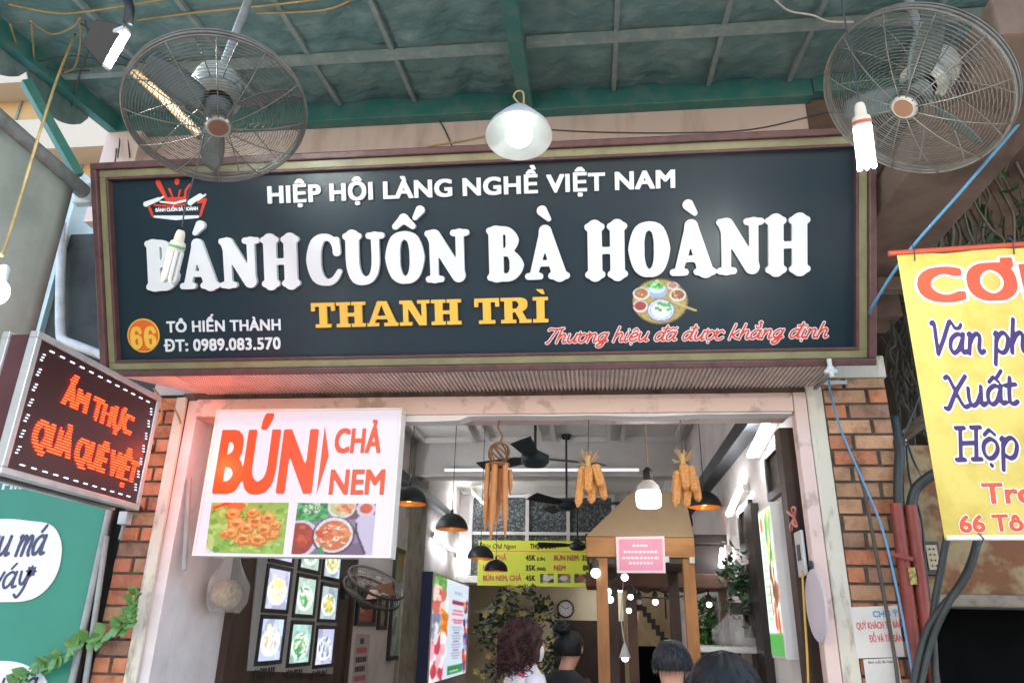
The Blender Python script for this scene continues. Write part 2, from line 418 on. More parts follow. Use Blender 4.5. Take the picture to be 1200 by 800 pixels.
# fat rounded slab capitals of the shop name (cap height 1)
def _S(*seg): return [(np.array(p, float), r) for p, r in seg]
def _curve(P, R):
    Q = np.array(catmull(P, 5)); t = np.linspace(0, len(P) - 1, len(Q)); return (Q, list(np.interp(t, range(len(P)), R)))
FAT = {
    'B': (_S(([(.2, .1), (.2, .9)], [.13, .13]), ([(.06, .06), (.34, .06)], [.06, .06]), ([(.06, .94), (.34, .94)], [.06, .06])) +
          [_curve([(.2, .94), (.46, .93), (.57, .75), (.46, .55), (.22, .53)], [.06, .07, .12, .07, .05]), _curve([(.22, .53), (.52, .5), (.66, .28), (.52, .07), (.2, .06)], [.05, .07, .13, .08, .06])], .82),
    'A': (_S(([(.14, .08), (.42, .9)], [.07, .1]), ([(.42, .9), (.72, .08)], [.11, .13]), ([(.25, .3), (.6, .3)], [.055, .055]), ([(.02, .06), (.28, .06)], [.06, .06]), ([(.54, .06), (.88, .06)], [.06, .06])), .92),
    'N': (_S(([(.17, .06), (.17, .92)], [.075, .085]), ([(.18, .88), (.72, .12)], [.125, .125]), ([(.76, .94), (.76, .12)], [.075, .075]), ([(.04, .06), (.32, .06)], [.06, .06]), ([(.04, .94), (.22, .94)], [.06, .06]), ([(.62, .94), (.91, .94)], [.06, .06])), .95),
    'H': (_S(([(.2, .06), (.2, .94)], [.125, .125]), ([(.7, .06), (.7, .94)], [.125, .125]), ([(.2, .5), (.7, .5)], [.06, .06]), *[([(x - .15, y), (x + .15, y)], [.06, .06]) for x in (.2, .7) for y in (.06, .94)]), .9),
    'C': ([_curve([(.7, .7), (.6, .88), (.42, .94), (.23, .82), (.15, .5), (.23, .18), (.43, .06), (.62, .1), (.75, .26)], [.06, .06, .065, .12, .14, .12, .065, .06, .05])] + _S(([(.7, .64), (.7, .88)], [.075, .06])), .8),
    'U': ([_curve([(.19, .94), (.19, .4), (.28, .14), (.47, .07), (.64, .15), (.72, .4), (.72, .94)], [.125, .125, .12, .075, .07, .075, .075])] + _S(([(.04, .94), (.34, .94)], [.06, .06]), ([(.58, .94), (.87, .94)], [.06, .06])), .9),
    'O': ([_curve([(.42, .94), (.22, .83), (.14, .5), (.22, .17), (.42, .06), (.62, .17), (.7, .5), (.62, .83), (.42, .94)], [.065, .11, .14, .11, .065, .11, .14, .11, .065])], .84),
    '6': ([_curve([(.6, .76), (.52, .9), (.36, .94), (.2, .84), (.14, .5), (.2, .17), (.38, .06), (.56, .16), (.6, .33), (.54, .5), (.38, .56), (.2, .44)], [.09, .09, .09, .1, .11, .1, .09, .09, .1, .09, .085, .07])], .74),
    ' ': ([], .4)}
def fat_text(txt, gap=0.08):
    out = []; x = 0
    VM = {'Á': ('A', ['ac']), 'Ố': ('O', ['ci', 'ac2']), 'À': ('A', ['gr']), 'Ơ': ('O', [])}
    for ch in txt:
        b, marks = VM.get(ch, (ch, [])); st, adv = FAT[b]
        for p, r in st: out.append((p + (x, 0), [q * 1.06 for q in r]))
        for k in marks:
            if k == 'ac': out.append((np.array([(.38 + x, 1.13), (.52 + x, 1.28)]), [.05, .1]))
            if k == 'gr': out.append((np.array([(.5 + x, 1.13), (.36 + x, 1.28)]), [.05, .1]))
            if k == 'ci': out += [(np.array([(.22 + x, 1.1), (.42 + x, 1.25)]), [.06, .09]), (np.array([(.42 + x, 1.25), (.62 + x, 1.1)]), [.09, .06])]
            if k == 'ac2': out.append((np.array([(.68 + x, 1.26), (.8 + x, 1.4)]), [.05, .09]))
        x += adv + gap
    return out
def _poly(*p): return np.array(p, float)
def slab_text(txt, gap=0.05):
    R = lambda x0, y0, x1, y1: _poly((x0, y0), (x1, y0), (x1, y1), (x0, y1))
    G = {'T': ([R(.28, 0, .54, 1), R(.0, .84, .82, 1), R(.0, .66, .13, .9), R(.69, .66, .82, .9), R(.14, 0, .68, .14)], .82),
         'H': ([R(.12, 0, .38, 1), R(.62, 0, .88, 1), R(.3, .42, .7, .57), R(0, 0, .48, .14), R(.52, 0, 1, .14), R(0, .86, .48, 1), R(.52, .86, 1, 1)], 1.0),
         'A': ([_poly((.06, .1), (.24, .1), (.5, .86), (.74, .1), (1.0, .1), (.67, 1), (.36, 1)), R(.28, .28, .75, .42), R(0, 0, .4, .14), R(.58, 0, 1.06, .14)], 1.06),
         'N': ([R(.12, 0, .29, 1), R(.74, 0, .9, 1), _poly((.12, 1), (.4, 1), (.9, 0), (.66, 0)), R(0, 0, .42, .14), R(0, .86, .36, 1), R(.6, .86, 1.02, 1)], 1.02),
         'R': ([R(.12, 0, .38, 1), R(0, 0, .5, .14), R(0, .86, .55, 1), np.array(catmull([(.5, 1), (.72, .98), (.86, .86), (.86, .6), (.72, .46), (.5, .42)], 4) + [np.array((.34, .42)), np.array((.34, .56)), np.array((.52, .58)), np.array((.6, .72)), np.array((.52, .86)), np.array((.34, .86)), np.array((.34, 1.))]),
                 _poly((.44, .5), (.68, .5), (.86, .1), (.62, .1)), R(.6, 0, 1.0, .14)], 1.0),
         'I': ([R(.12, 0, .38, 1), R(0, 0, .5, .14), R(0, .86, .5, 1)], .5), ' ': ([], .34)}
    out = []; x = 0
    for ch in txt:
        g, adv = G['I' if ch == 'Ì' else ch]
        for p in g:
            q = p + (x, 0); a = (q[:, 0] * np.roll(q[:, 1], -1) - np.roll(q[:, 0], -1) * q[:, 1]).sum()
            out.append(q if a > 0 else q[::-1])
        if ch == 'Ì': out.append(_poly((.1 + x, 1.3), (.3 + x, 1.1), (.4 + x, 1.1), (.34 + x, 1.3)))
        x += adv + gap
    return out
def lettering(fr, txt, pl, pr, top, m, parent, style='sans', weight=0.05, z0=0.002, depth=0.0, bevel=0.0, outline=None, shear=0.0, nib=None, rad=0.06, res=None, track=1.0, name='lettering', raw=False, round_=0.0):
    """txt between the photo's baseline ends pl and pr, its cap height reaching pixel top above pl; returns the part(s)"""
    a = fr.uv(*pl); b = fr.uv(*pr); tp = fr.uv(*top)
    ang = math.atan2(b[1] - a[1], b[0] - a[0]); Wd = np.hypot(*(b - a)); xa = np.array([math.cos(ang), math.sin(ang)]); ya = np.array([-xa[1], xa[0]])
    H = abs(np.dot(tp - a, ya)); fills = []; strokes = []
    if style == 'sans': fills = font_outline(txt, track); dil = weight
    elif style == 'slab': fills = slab_text(txt); dil = 0.0
    elif style == 'fat': strokes = fat_text(txt); dil = 0.0
    else: strokes = [(q, [rad * rf] * len(q)) for q, rf in skeleton(txt, shear=0.0)]; dil = 0.0
    mr = 0 if style in ('sans', 'slab') else (0.06 if style == 'fat' else rad)
    A = np.concatenate(list(fills) + [s for s, _ in strokes]); x0 = A[:, 0].min(); w = A[:, 0].max() - x0
    k = (Wd / H - 2 * dil - 2 * mr) / w
    off = np.array([x0, 0.0])
    hs = 1.0
    if dil: hs = 1.0 - 2 * dil
    tr = lambda p: np.stack([(p[:, 0] - x0) * k + dil + mr + shear * p[:, 1], p[:, 1] * hs + dil], 1)
    fills = [tr(p) for p in fills]; strokes = [(tr(p), r) for p, r in strokes]
    cell = res or 0.03
    if dil: cell = dil / max(1, round(dil / cell))
    F, lo, cell = sdf_grid(fills, strokes, cell, max(0.12, dil + (outline[0] if outline else 0) + 0.08), nib=nib, smin=0.03 if style == 'fat' else 0.0)
    if dil:                       # embolden with a square brush: corners stay sharp
        kk = int(round(dil / cell)); G = F.copy()
        for ax in (0, 1):
            B = G.copy()
            for q in range(1, (kk if ax else max(1, int(round(kk * .65)))) + 1):
                B = np.minimum(B, np.minimum(np.roll(G, q, ax), np.roll(G, -q, ax)))
            G = B
        F = G; dil = 0.0
    T = lambda loops: [np.array([a + xa * (q[0] * H) + ya * (q[1] * H) for q in l]) for l in loops]
    loops = T(contour(F, lo, cell, dil))
    if raw: return loops
    M = fr.mat(); out = []
    if outline:
        out.append(loops_mesh('lettering_outline', T(contour(F, lo, cell, dil + outline[0])), M, outline[1], parent, z0, depth))
        z0 += 0.0015
    return loops_mesh(name, loops, M, m, parent, z0, depth, bevel)
# ------------------------------------------------------------------ main sign board
M_maroon = mat('maroon_trim', (.105, .045, .045), .45, var=.35, nscale=14, bump=.15, bscale=30)
M_olive = mat('olive_brass_band', (.24, .23, .12), .38, var=.3, nscale=5, col2=(.17, .15, .085), bump=.05)
M_panel = mat('dark_teal_gloss', (.010, .026, .038), .33, var=.18, nscale=1.6, spec=.36, stretch=(5, .5, .5), lo=.3, hi=.8, detail=2)
M_white = mat('white_acrylic', (.74, .76, .77), .35)
M_cream_side = mat('cream', (.8, .78, .68), .5)
M_yellow = mat('yellow_acrylic', (.82, .47, .06), .4)
M_red = mat('red_print', (.66, .045, .02), .45)
M_orange = mat('orange_print', (.72, .13, .015), .45)
FS = Frame((-2.68, -.4, 2.877), (1, 0, 0), (0, -.48, 1.063))
SW, SH = 4.085, 1.166
sign = thing('shop_sign', 'long dark teal shop sign with raised white name letters above the doorway', 'sign', FS.w(SW / 2, 0))
Ms = FS.mat()
MB().box((.0, 0, -.16), (SW, SH, -.02)).build('sign_case', M_maroon, sign, M=Ms)
MB().ring(0, 0, SW, SH, .036, -.02, .055).build('outer_trim', M_maroon, sign, M=Ms, bevel=.006)
MB().ring(.036, .036, SW - .036, SH - .036, .042, -.02, .03).build('brass_band', M_olive, sign, M=Ms, bevel=.004)
MB().ring(.078, .078, SW - .078, SH - .078, .014, -.02, .04).build('inner_trim', M_maroon, sign, M=Ms, bevel=.003)
MB().box((.092, .092, -.02), (SW - .092, SH - .092, .0)).build('panel', M_panel, sign, M=Ms)
bl = lambda x: 340 - .0272 * (x - 175)
lt = lambda x: 283 - .039 * (x - 175)
for w_, x0, x1 in (('BÁNH', 175, 354), ('CUỐN', 367, 552), ('BÀ', 572, 668), ('HOÀNH', 686, 948)):
    lettering(FS, w_, (x0, bl(x0)), (x1, bl(x1)), (x0, lt(x0)), M_white, sign, 'fat', depth=.024, res=.014)
lettering(FS, 'HIỆP HỘI LÀNG NGHỀ VIỆT NAM', (315, 239.5), (791, 221), (315.5, 218.5), M_white, sign, 'sans', .052, depth=.012, res=.02, track=1.06)
lettering(FS, 'THANH TRÌ', (367, 384), (643, 377.5), (367.5, 355), M_yellow, sign, 'slab', depth=.02, res=.025)
lettering(FS, 'TÔ HIẾN THÀNH', (196, 389.5), (329.5, 386.8), (196, 376.5), M_white, sign, 'sans', .035, depth=.004, res=.045, track=1.05)
lettering(FS, 'ĐT: 0989.083.570', (193, 412), (329.5, 409), (193, 398), M_white, sign, 'sans', .035, depth=.004, res=.045, track=1.05)
lettering(FS, 'Thương hiệu đã được khẳng định', (637, 402), (970, 395), (637, 386), M_red, sign, 'pen', shear=.38, rad=.065, outline=(.055, M_white), res=.035)
# round number badge
c = FS.uv(168.5, 393); r = .094
def disc(fr, c, r, z, name, m, parent, th=.003, n=40, ry=None):
    ry = ry or r; P = [(c[0] + r * math.cos(2 * math.pi * i / n), c[1] + ry * math.sin(2 * math.pi * i / n), z) for i in range(n)]
    return MB().slab(P, (0, 0, th)).build(name, m, parent, M=fr.mat())
disc(FS, c, r, .001, 'badge_ring', M_yellow, sign); disc(FS, c, r * .92, .0045, 'number_badge', M_orange, sign, .002)
lettering(FS, '66', (156, 408.5), (184, 407.5), (156.5, 383.5), M_yellow, sign, 'fat', z0=.008, res=.03, depth=.002)
# bowl emblem
def stroke_shape(fr, strokes, m, parent, z0, res, name='emblem', fills=(), depth=0.0, M_=None):
    S_ = [(np.array([fr.uv(*p) for p in P]), R) for P, R in strokes]; F_ = []
    for P in fills:
        q = np.array([fr.uv(*p) for p in P]); a = (q[:, 0] * np.roll(q[:, 1], -1) - np.roll(q[:, 0], -1) * q[:, 1]).sum(); F_.append(q if a > 0 else q[::-1])
    F, lo, cell = sdf_grid(F_, S_, res, .02)
    return loops_mesh(name, contour(F, lo, cell, 0.0), fr.mat(), m, parent, z0, depth)
u = .00448
Zp = lambda x, y: (150 + x / 10.91, 200 + y / 10.91)
stroke_shape(FS, [([Zp(275, 470), Zp(325, 585)], [3 * u * .55, 3 * u * .5]), ([Zp(990, 375), Zp(930, 575)], [3 * u * .7, 3 * u * .5]), ([Zp(900, 400), Zp(990, 375)], [2 * u, 2.4 * u]),
                  ([Zp(345, 440), Zp(540, 455), Zp(740, 435)], [1.2 * u, 1.4 * u, 1.2 * u]), ([Zp(390, 155), Zp(500, 370)], [3.3 * u, 2 * u]), ([Zp(535, 240), Zp(575, 340)], [1.6 * u, .8 * u]),
                  ([Zp(670, 255), Zp(650, 340)], [1.4 * u, .9 * u]), ([Zp(795, 180), Zp(745, 250), Zp(730, 350)], [1.3 * u, 1.5 * u, 1.5 * u]), ([Zp(520, 370), Zp(730, 360)], [2.6 * u, 2.2 * u]), ([Zp(632, 125), Zp(630, 155)], [2.9 * u, 2.9 * u])],
             M_red, sign, .002, .0022, depth=.002)
stroke_shape(FS, [([Zp(235, 430), Zp(400, 365)], [3.2 * u, 2.2 * u]), ([Zp(390, 375), Zp(460, 335)], [1.5 * u, 1 * u]), ([Zp(800, 410), Zp(930, 320)], [3.4 * u, 2.6 * u]), ([Zp(900, 370), Zp(995, 310)], [1.8 * u, 1.2 * u]),
                  ([Zp(350, 590), Zp(620, 605), Zp(900, 590)], [1.4 * u, 2.8 * u, 1.6 * u]), ([Zp(420, 400), Zp(600, 418), Zp(740, 385)], [1 * u, 1.4 * u, 1.4 * u])],
             M_white, sign, .004, .0022, depth=.002)
lettering(FS, 'BÁNH CUỐN BÀ HOÀNH', (182.8, 248.6), (232.5, 246.6), (182.8, 244.2), M_white, sign, 'sans', .06, z0=.004, res=.06)
# printed tray of dishes : flat printed picture cut to its outline
def rgb(*c): return np.array(L(*c))
class Pic:
    def __init__(s, nx, ny, col): s.a = np.tile(rgb(*col), (ny, nx, 1)); s.nx = nx; s.ny = ny; s.X, s.Y = np.meshgrid((np.arange(nx) + .5) / nx, (np.arange(ny) + .5) / ny); s.m = np.ones((ny, nx), bool)
    def put(s, mask, col, jit=.15):
        c = rgb(*col) * (1 + jit * RNG.normal(size=(s.ny, s.nx, 1))); s.a = np.where(mask[..., None], np.clip(c, 0, 1), s.a); return s
    def ell(s, cx, cy, rx, ry, col, jit=.12, rot=0, wob=0.0):
        dx = s.X - cx; dy = s.Y - cy; c, n = math.cos(rot), math.sin(rot); x = (dx * c + dy * n) / rx; y = (-dx * n + dy * c) / ry
        q = x * x + y * y
        if wob: q = q * (1 + wob * np.sin(np.arctan2(y, x) * 7 + cx * 50))
        return s.put(q < 1, col, jit)
    def scatter(s, n, box, r, cols, jit=.15, asp=1.0, within=None):
        for _ in range(n):
            x = random.uniform(box[0], box[2]); y = random.uniform(box[1], box[3])
            if within and ((x - within[0]) / within[2]) ** 2 + ((y - within[1]) / within[3]) ** 2 > 1: continue
            k = random.uniform(.5, 1.2); s.ell(x, y, r * k, r * k * asp, random.choice(cols), jit, random.uniform(0, 3))
        return s
    def rect(s, x0, y0, x1, y1, col, jit=.05): return s.put((s.X > x0) & (s.X < x1) & (s.Y > y0) & (s.Y < y1), col, jit)
    def poly(s, pts, col, jit=.08):
        pts = np.array(pts); a = pts; b = np.roll(pts, -1, 0); ins = np.zeros((s.ny, s.nx), bool)
        for (ax, ay), (bx, by) in zip(a, b):
            cnd = (ay > s.Y) != (by > s.Y); xx = (bx - ax) * (s.Y - ay) / ((by - ay) or 1e-9) + ax; ins ^= cnd & (s.X < xx)
        return s.put(ins, col, jit)
    def blur(s, n=1):
        for _ in range(n):
            p = np.pad(s.a, ((1, 1), (1, 1), (0, 0)), 'edge'); s.a = (p[1:-1, 1:-1] * 2 + p[:-2, 1:-1] + p[2:, 1:-1] + p[1:-1, :-2] + p[1:-1, 2:]) / 6
        return s
    def build(s, name, corner_fn, m, parent, M=None):
        """corner_fn(u, v) -> point, v downwards"""
        b = MB(); vs = [corner_fn(i / s.nx, j / s.ny) for j in range(s.ny + 1) for i in range(s.nx + 1)]; fs = []; cs = []
        for j in range(s.ny):
            for i in range(s.nx):
                if s.m[j, i]:
                    k = j * (s.nx + 1) + i; fs.append((k, k + s.nx + 1, k + s.nx + 2, k + 1)); cs.append(tuple(s.a[j, i]))
        b.add(vs, fs); b.c = cs; return b.build(name, m, parent, M=M, vcol=True)
def quad_fn(fr, TL, TR, BR, BL, z):
    q = [fr.uv(*p) for p in (TL, TR, BR, BL)]
    def f(u, v):
        p = (q[0] * (1 - u) + q[1] * u) * (1 - v) + (q[3] * (1 - u) + q[2] * u) * v
        return (p[0], p[1], z)
    return f
M_print = mat('printed_picture', (1, 1, 1), .35, vcol=True)
p = Pic(110, 76, (0, 0, 0)); p.m[:] = False
def pe(cx, cy, rx, ry, col, j=.1, rot=0):
    cx, cy, rx, ry = cx / 920, (cy - 60) / 620, rx / 920, ry / 620
    before = p.a.copy(); p.ell(cx, cy, rx, ry, col, j, rot); p.m |= (np.abs(p.a - before).sum(-1) > 0)
pe(385, 375, 375, 305, (120, 95, 60)); pe(380, 375, 355, 285, (168, 150, 88), .2); p.m |= False
for t in range(70):
    x = random.uniform(60, 640); y = random.uniform(120, 640)
    if ((x - 380) / 330) ** 2 + ((y - 375) / 260) ** 2 < 1: p.ell(x / 920, (y - 60) / 620, .03, .012, random.choice([(190, 170, 100), (140, 120, 66), (175, 160, 92)]), .1, random.uniform(0, 3))
for cx, cy, rx, ry in ((340, 230, 140, 95),): pe(cx, cy, rx, ry, (150, 175, 215)); pe(cx, cy - 30, rx * .8, ry * .7, (205, 220, 235)); [pe(cx + random.gauss(0, 55), cy - 65 + random.gauss(0, 28), 32, 18, random.choice([(90, 180, 90), (150, 215, 130), (60, 140, 70)]), .2, random.uniform(0, 3)) for _ in range(16)]
for cx, cy, rx, ry, inn in ((130, 270, 112, 84, (150, 120, 80)), (620, 290, 108, 82, (130, 90, 60)), (555, 165, 74, 50, (170, 120, 110)), (118, 440, 98, 80, (160, 70, 60))):
    pe(cx, cy, rx, ry, (225, 218, 215)); pe(cx, cy - 6, rx * .82, ry * .76, inn, .25)
    for _ in range(9): pe(cx + random.gauss(0, rx * .33), cy - 6 + random.gauss(0, ry * .3), 16, 10, random.choice([(235, 150, 100), (200, 90, 50), (240, 190, 150)]) if cy < 400 and cx != 555 else inn, .2)
pe(395, 490, 182, 148, (90, 110, 180)); pe(395, 490, 170, 136, (215, 225, 240)); pe(395, 490, 150, 118, (120, 145, 205)); pe(395, 490, 140, 110, (220, 228, 225))
for _ in range(14): pe(395 + random.gauss(0, 55), 420 + random.gauss(0, 26), 34, 18, random.choice([(90, 170, 90), (140, 205, 120), (110, 150, 90)]), .2, random.uniform(0, 3))
for x in range(560, 870, 12): pe(x, 385 + (x - 560) * .36, 22, 14, (196, 178, 116), .08, .35); pe(x, 400 + (x - 560) * .34, 22, 10, (150, 132, 80), .08, .35)
p.blur(1)
p.build('tray_picture', quad_fn(FS, (740, 325.5), (820.5, 325.5), (820.5, 380), (740, 380), .003), M_print, sign, M=Ms)
# ------------------------------------------------------------------ ground
M_pave = mat('pavement_tiles', (.36, .33, .29), .8, var=.3, nscale=3, bump=.3, bscale=20)
M_road = mat('asphalt', (.06, .06, .062), .85, var=.3, nscale=8, bump=.4, bscale=60)
def sheet(name, x0, x1, y0, y1, z, m):
    return setp(MB().add([(x0, y0, z), (x1, y0, z), (x1, y1, z), (x0, y1, z)], [(0, 1, 2, 3)]).build(name, m), kind='structure')
sheet('ground', -300, 300, -300, 300, -.16, M_road)
setp(MB().box((-60, -5.2, -.15), (60, 14, -.02)).build('pavement', M_pave), kind='structure')
setp(MB().box((-60, -5.36, -.15), (60, -5.205, -.01)).build('kerb', mat('kerb_stone', (.34, .33, .31), .8, var=.3)), kind='structure')
# ------------------------------------------------------------------ the shop building
M_pinkwall = mat('faded_pink_plaster', (.72, .57, .51), .75, var=.25, nscale=5, col2=(.50, .37, .31), bump=.18, bscale=14, stretch=(1, 1, .22), lo=.5, hi=.72)
M_plaster = mat('white_plaster', (.72, .68, .66), .75, var=.2, nscale=2.5, col2=(.60, .56, .55), bump=.12, bscale=12)
M_pinkpaint = mat('pink_gloss_paint', (.68, .52, .46), .5, var=.3, nscale=7, col2=(.46, .35, .30), bump=.1, bscale=25, lo=.55, hi=.63)
M_paletrim = mat('pale_green_grey_paint', (.60, .57, .46), .6, var=.4, nscale=9, col2=(.33, .29, .21), lo=.53, hi=.62, bump=.2, bscale=30, stretch=(1, 1, .3))
M_darkgap = mat('soot_dark', (.03, .026, .024), .9, var=.3)
M_soffit = mat('ribbed_pink_soffit', (.74, .62, .54), .55, var=.25, nscale=5)
M_ceiling = mat('ceiling_paint', (.74, .74, .71), .8, var=.12, nscale=1.5)
M_beamw = mat('white_beam_paint', (.76, .75, .73), .7, var=.12, nscale=2)
shop = thing('shop_building', 'shop front with brick pillars, pink upper wall and open doorway behind the dark sign', 'building', (-.6, 0, 0))
# upper wall above the doorway (it carries on up past the canopy)
MB().box((-2.66, 0.03, 2.9), (1.42, .28, 5.6)).box((-3.35, .03, 4.08), (-2.663, .28, 5.6)).build('upper_wall', M_pinkwall, shop)
MB().slab([(-2.36, 0, 2.897), (1.24, 0, 2.897), (1.24, -.41, 2.881), (-2.63, -.41, 2.881)], (0, 0, .012)).build('soffit_panel', M_soffit, shop)
b = MB()
for i in range(150):
    x = -2.28 + i * .0235
    b.bar((x, -.395, 2.8765), (x, -.008, 2.8905), .012, .008)
b.build('soffit_rib', M_soffit, shop)
MB().box((-2.44, -.01, 2.855), (1.24, .25, 2.896)).build('lintel_gap', mat('rough_dark_plaster', (.12, .09, .075), .9, var=.5, nscale=9, bump=.5, bscale=20), shop)
MB().box((-2.335, -.035, 2.745), (1.097, .22, 2.852)).build('door_head', M_pinkpaint, shop, bevel=.006)
# ragged plaster edge under the door head
b = MB(); xs = np.linspace(-2.2, 1.09, 60); lowp = [(x, -.02, 2.738 - .012 * abs(math.sin(x * 5.1) * math.sin(x * 2.3 + 1)) - (.02 if x < -.7 else 0)) for x in xs]
b.slab([(x, -.02, 2.744) for x in xs] + lowp[::-1], (0, .1, 0)); b.build('plaster_edge', M_beamw, shop)
# brick pillars: every brick a raised face of its own colour, mortar behind
M_mortar = mat('mortar', (.11, .095, .08), .95, var=.4, nscale=20, bump=.4)
M_brick = mat('fired_brick', (1, 1, 1), .8, vcol=True, var=.55, nscale=9, lo=.46, hi=.72, bump=.4, bscale=50)
def pillar(x0, x1, z0, z1, y=-.02, seed=1):
    rnd = random.Random(seed)
    MB().box((x0, y + .012, z0), (x1, .3, z1)).build('mortar_core', M_mortar, shop)
    b = MB(); h = .0845; k = 0; z = z0 + .004
    while z < z1 - .02:
        x = x0 - (0 if k % 2 else .115) + rnd.uniform(-.02, .02)
        while x < x1:
            a = max(x, x0 + .001); e = min(x + .225, x1 - .001); zt = min(z + h - .013, z1)
            if e - a > .02:
                t = rnd.random(); g = rnd.uniform(.75, 1.12)
                base = (.52, .20, .09) if t < .45 else (.44, .165, .08) if t < .7 else (.50, .28, .15) if t < .88 else (.28, .16, .10)
                b.col = tuple(c * g for c in base); o = rnd.uniform(0, .005)
                b.box((a + .005, y - o, z), (e - .005, y + .02, zt))
            x += .236
        z += h; k += 1
    return b.build('brick_pillar', M_brick, shop, vcol=True, bevel=.003)
pillar(-2.66, -2.462, 0, 2.87, seed=3)
pillar(1.258, 1.6, 0, 2.93, seed=8)
MB().box((1.257, -.03, 2.933), (1.61, .3, 3.06)).build('pillar_cap', M_paletrim, shop, bevel=.006)
MB().prism([(-2.46, -.03, 0), (-2.38, -.03, 0), (-2.38, -.004, 0), (-2.46, -.004, 0)], [(-2.47, -.03, 2.868), (-2.41, -.03, 2.868), (-2.41, -.004, 2.868), (-2.47, -.004, 2.868)]).build('door_trim', M_paletrim, shop, bevel=.004)
MB().box((1.171, -.034, 0), (1.256, -.0205, 2.89)).build('door_trim', M_paletrim, shop, bevel=.004)
MB().box((1.10, -.035, 0), (1.168, .05, 2.853)).build('door_jamb', M_pinkpaint, shop, bevel=.006)
MB().box((1.172, -.02, 0), (1.255, .162, 2.86)).build('jamb_core', M_plaster, shop)
MB().box((-2.405, .0, 0), (-2.34, .162, 2.853)).build('door_jamb', M_plaster, shop)
# interior shell
XL, XR, YB, ZC = -2.34, 1.19, 10.6, 3.92
MB().box((XL - .2, .163, 0), (XL, YB, ZC)).build('side_wall', M_plaster, shop)
MB().box((XR, .163, 0), (XR + .2, YB, ZC)).build('side_wall', M_plaster, shop)
MB().box((XL - .2, .285, ZC + .003), (XR + .2, YB + .2, ZC + .2)).build('ceiling', M_ceiling, shop)
MB().box((XL - .2, .0, -.018), (XR + .2, YB, .0)).build('interior_floor', mat('floor_tiles', (.3, .24, .2), .35, var=.2, nscale=2), shop)
M_backwall = mat('cream_wall', (.60, .53, .36), .75, var=.15, nscale=2)
MB().box((XL - .2, YB + .003, 0), (XR + .2, YB + .2, ZC)).build('back_wall', M_backwall, shop)
b = MB()
b.box((XL + .003, 5.35, 3.45), (XR - .003, 5.65, ZC - .002)); b.build('ceiling_beam', M_beamw, shop, bevel=.01)
MB().box((XL + .003, 2.6, 3.72), (XR - .003, 2.8, ZC - .002)).build('ceiling_beam', M_beamw, shop, bevel=.01)
# coffers between the beams
for (y0, y1) in ((.5, 2.5), (2.95, 5.2)):
    for i in range(4):
        x0 = XL + .15 + i * .85
        MB().ring(x0, y0, x0 + .72, y1, .05, ZC - .07, ZC - .002).build('ceiling_coffer', M_beamw, shop)
# mezzanine: slab edge with a curved corner, rail glass band above
MB().box((XL + .003, 9.0, 2.36), (XR - .003, 9.2, 2.47)).build('mezzanine_slab', M_beamw, shop, bevel=.01)
MB().box((XL + .003, 9.203, 2.40), (XR - .003, YB, 2.46)).build('mezzanine_floor', M_beamw, shop)
M_pglass = mat('patterned_glass', (.05, .062, .066), .3, var=.8, nscale=34, col2=(.20, .23, .24), lo=.52, hi=.56, detail=1.5)
fw = MB(); zt = 3.86
MB().box((-2.14, 9.06, 2.48), (.32, 9.09, zt)).build('window', M_pglass, shop)
for x in (-2.16, -1.17, -.46, .32): fw.box((x, 9.0, 2.48), (x + .06, 9.055, zt))
for z in (3.16, 3.80): fw.box((-2.16, 9.01, z), (.38, 9.05, z + .05))
fw.build('window_frame', M_beamw, shop)
MB().box((XL + .003, 9.06, 2.48), (-2.17, 9.12, zt)).build('mezzanine_wall', M_plaster, shop)
MB().box((.39, 9.06, 2.48), (XR - .003, 9.12, zt)).build('mezzanine_wall', M_plaster, shop)
# dark doorway in the back wall
MB().box((-.75, YB - .02, 0), (.55, YB + .002, 1.82)).build('back_doorway', mat('dark_brown_wood', (.035, .02, .014), .6, var=.4), shop)
M_grey = mat('dark_grey_metal', (.035, .042, .048), .5, var=.2)
MB().bar((XL + .06, .2, 3.30), (XL + .06, 8.9, 3.30), .11, .11).build('cable_trunking', M_grey, shop)
MB().bar((XR - .06, .2, 3.02), (XR - .06, 8.9, 3.02), .12, .12).build('cable_trunking', M_grey, shop)
# grey stained pilaster on the left wall
MB().box((XL, 5.2, 0), (XL + .05, 6.2, ZC - .003)).build('pilaster', mat('stained_cement', (.36, .34, .28), .85, var=.4, nscale=3, bump=.3, bscale=15), shop)
# plinth ledge of pink wall ends right of the sign
# ------------------------------------------------------------------ canopy
def cz(y): return 4.95 + .148 * y
M_tarp = mat('dark_green_tarpaulin', (.12, .205, .195), .5, var=.4, nscale=3.5, col2=(.225, .30, .285), bump=.55, bscale=5.5, bdist=.07, stretch=(1, 1.6, 1))
translucent(M_tarp, .10, (.22, .38, .36))
M_gsteel = mat('green_painted_steel', (.035, .17, .15), .5, var=.45, nscale=9, col2=(.09, .19, .165), bump=.15, bscale=30)
M_rib = mat('weathered_pipe', (.20, .26, .25), .55, var=.4, nscale=12, col2=(.30, .33, .30))
canopy = thing('canopy', 'green tarpaulin canopy on painted steel ribs over the pavement', 'canopy', (-.3, -1.2, 4.7))
def tarp(u, v):
    x = -3.35 + 6.4 * u; y = .02 - 3.0 * v
    s = .5 - abs(((x + 1.15 + 5) % .6) / .6 - .5)
    w = .012 * math.sin(x * 21 + y * 9) + .010 * math.sin(x * 8 - y * 17 + 2 * math.sin(y * 6)) + .006 * math.sin(x * 40 + y * 33 + math.sin(x * 9))
    return (x, y, cz(y) + .05 - .075 * s + .6 * w + .004 * math.sin(x * 63 + 7 * math.sin(y * 11)) * math.sin(y * 37 + x * 3))
MB().grid(tarp, 220, 90).build('tarpaulin', M_tarp, canopy, smooth=180, solid=.004)
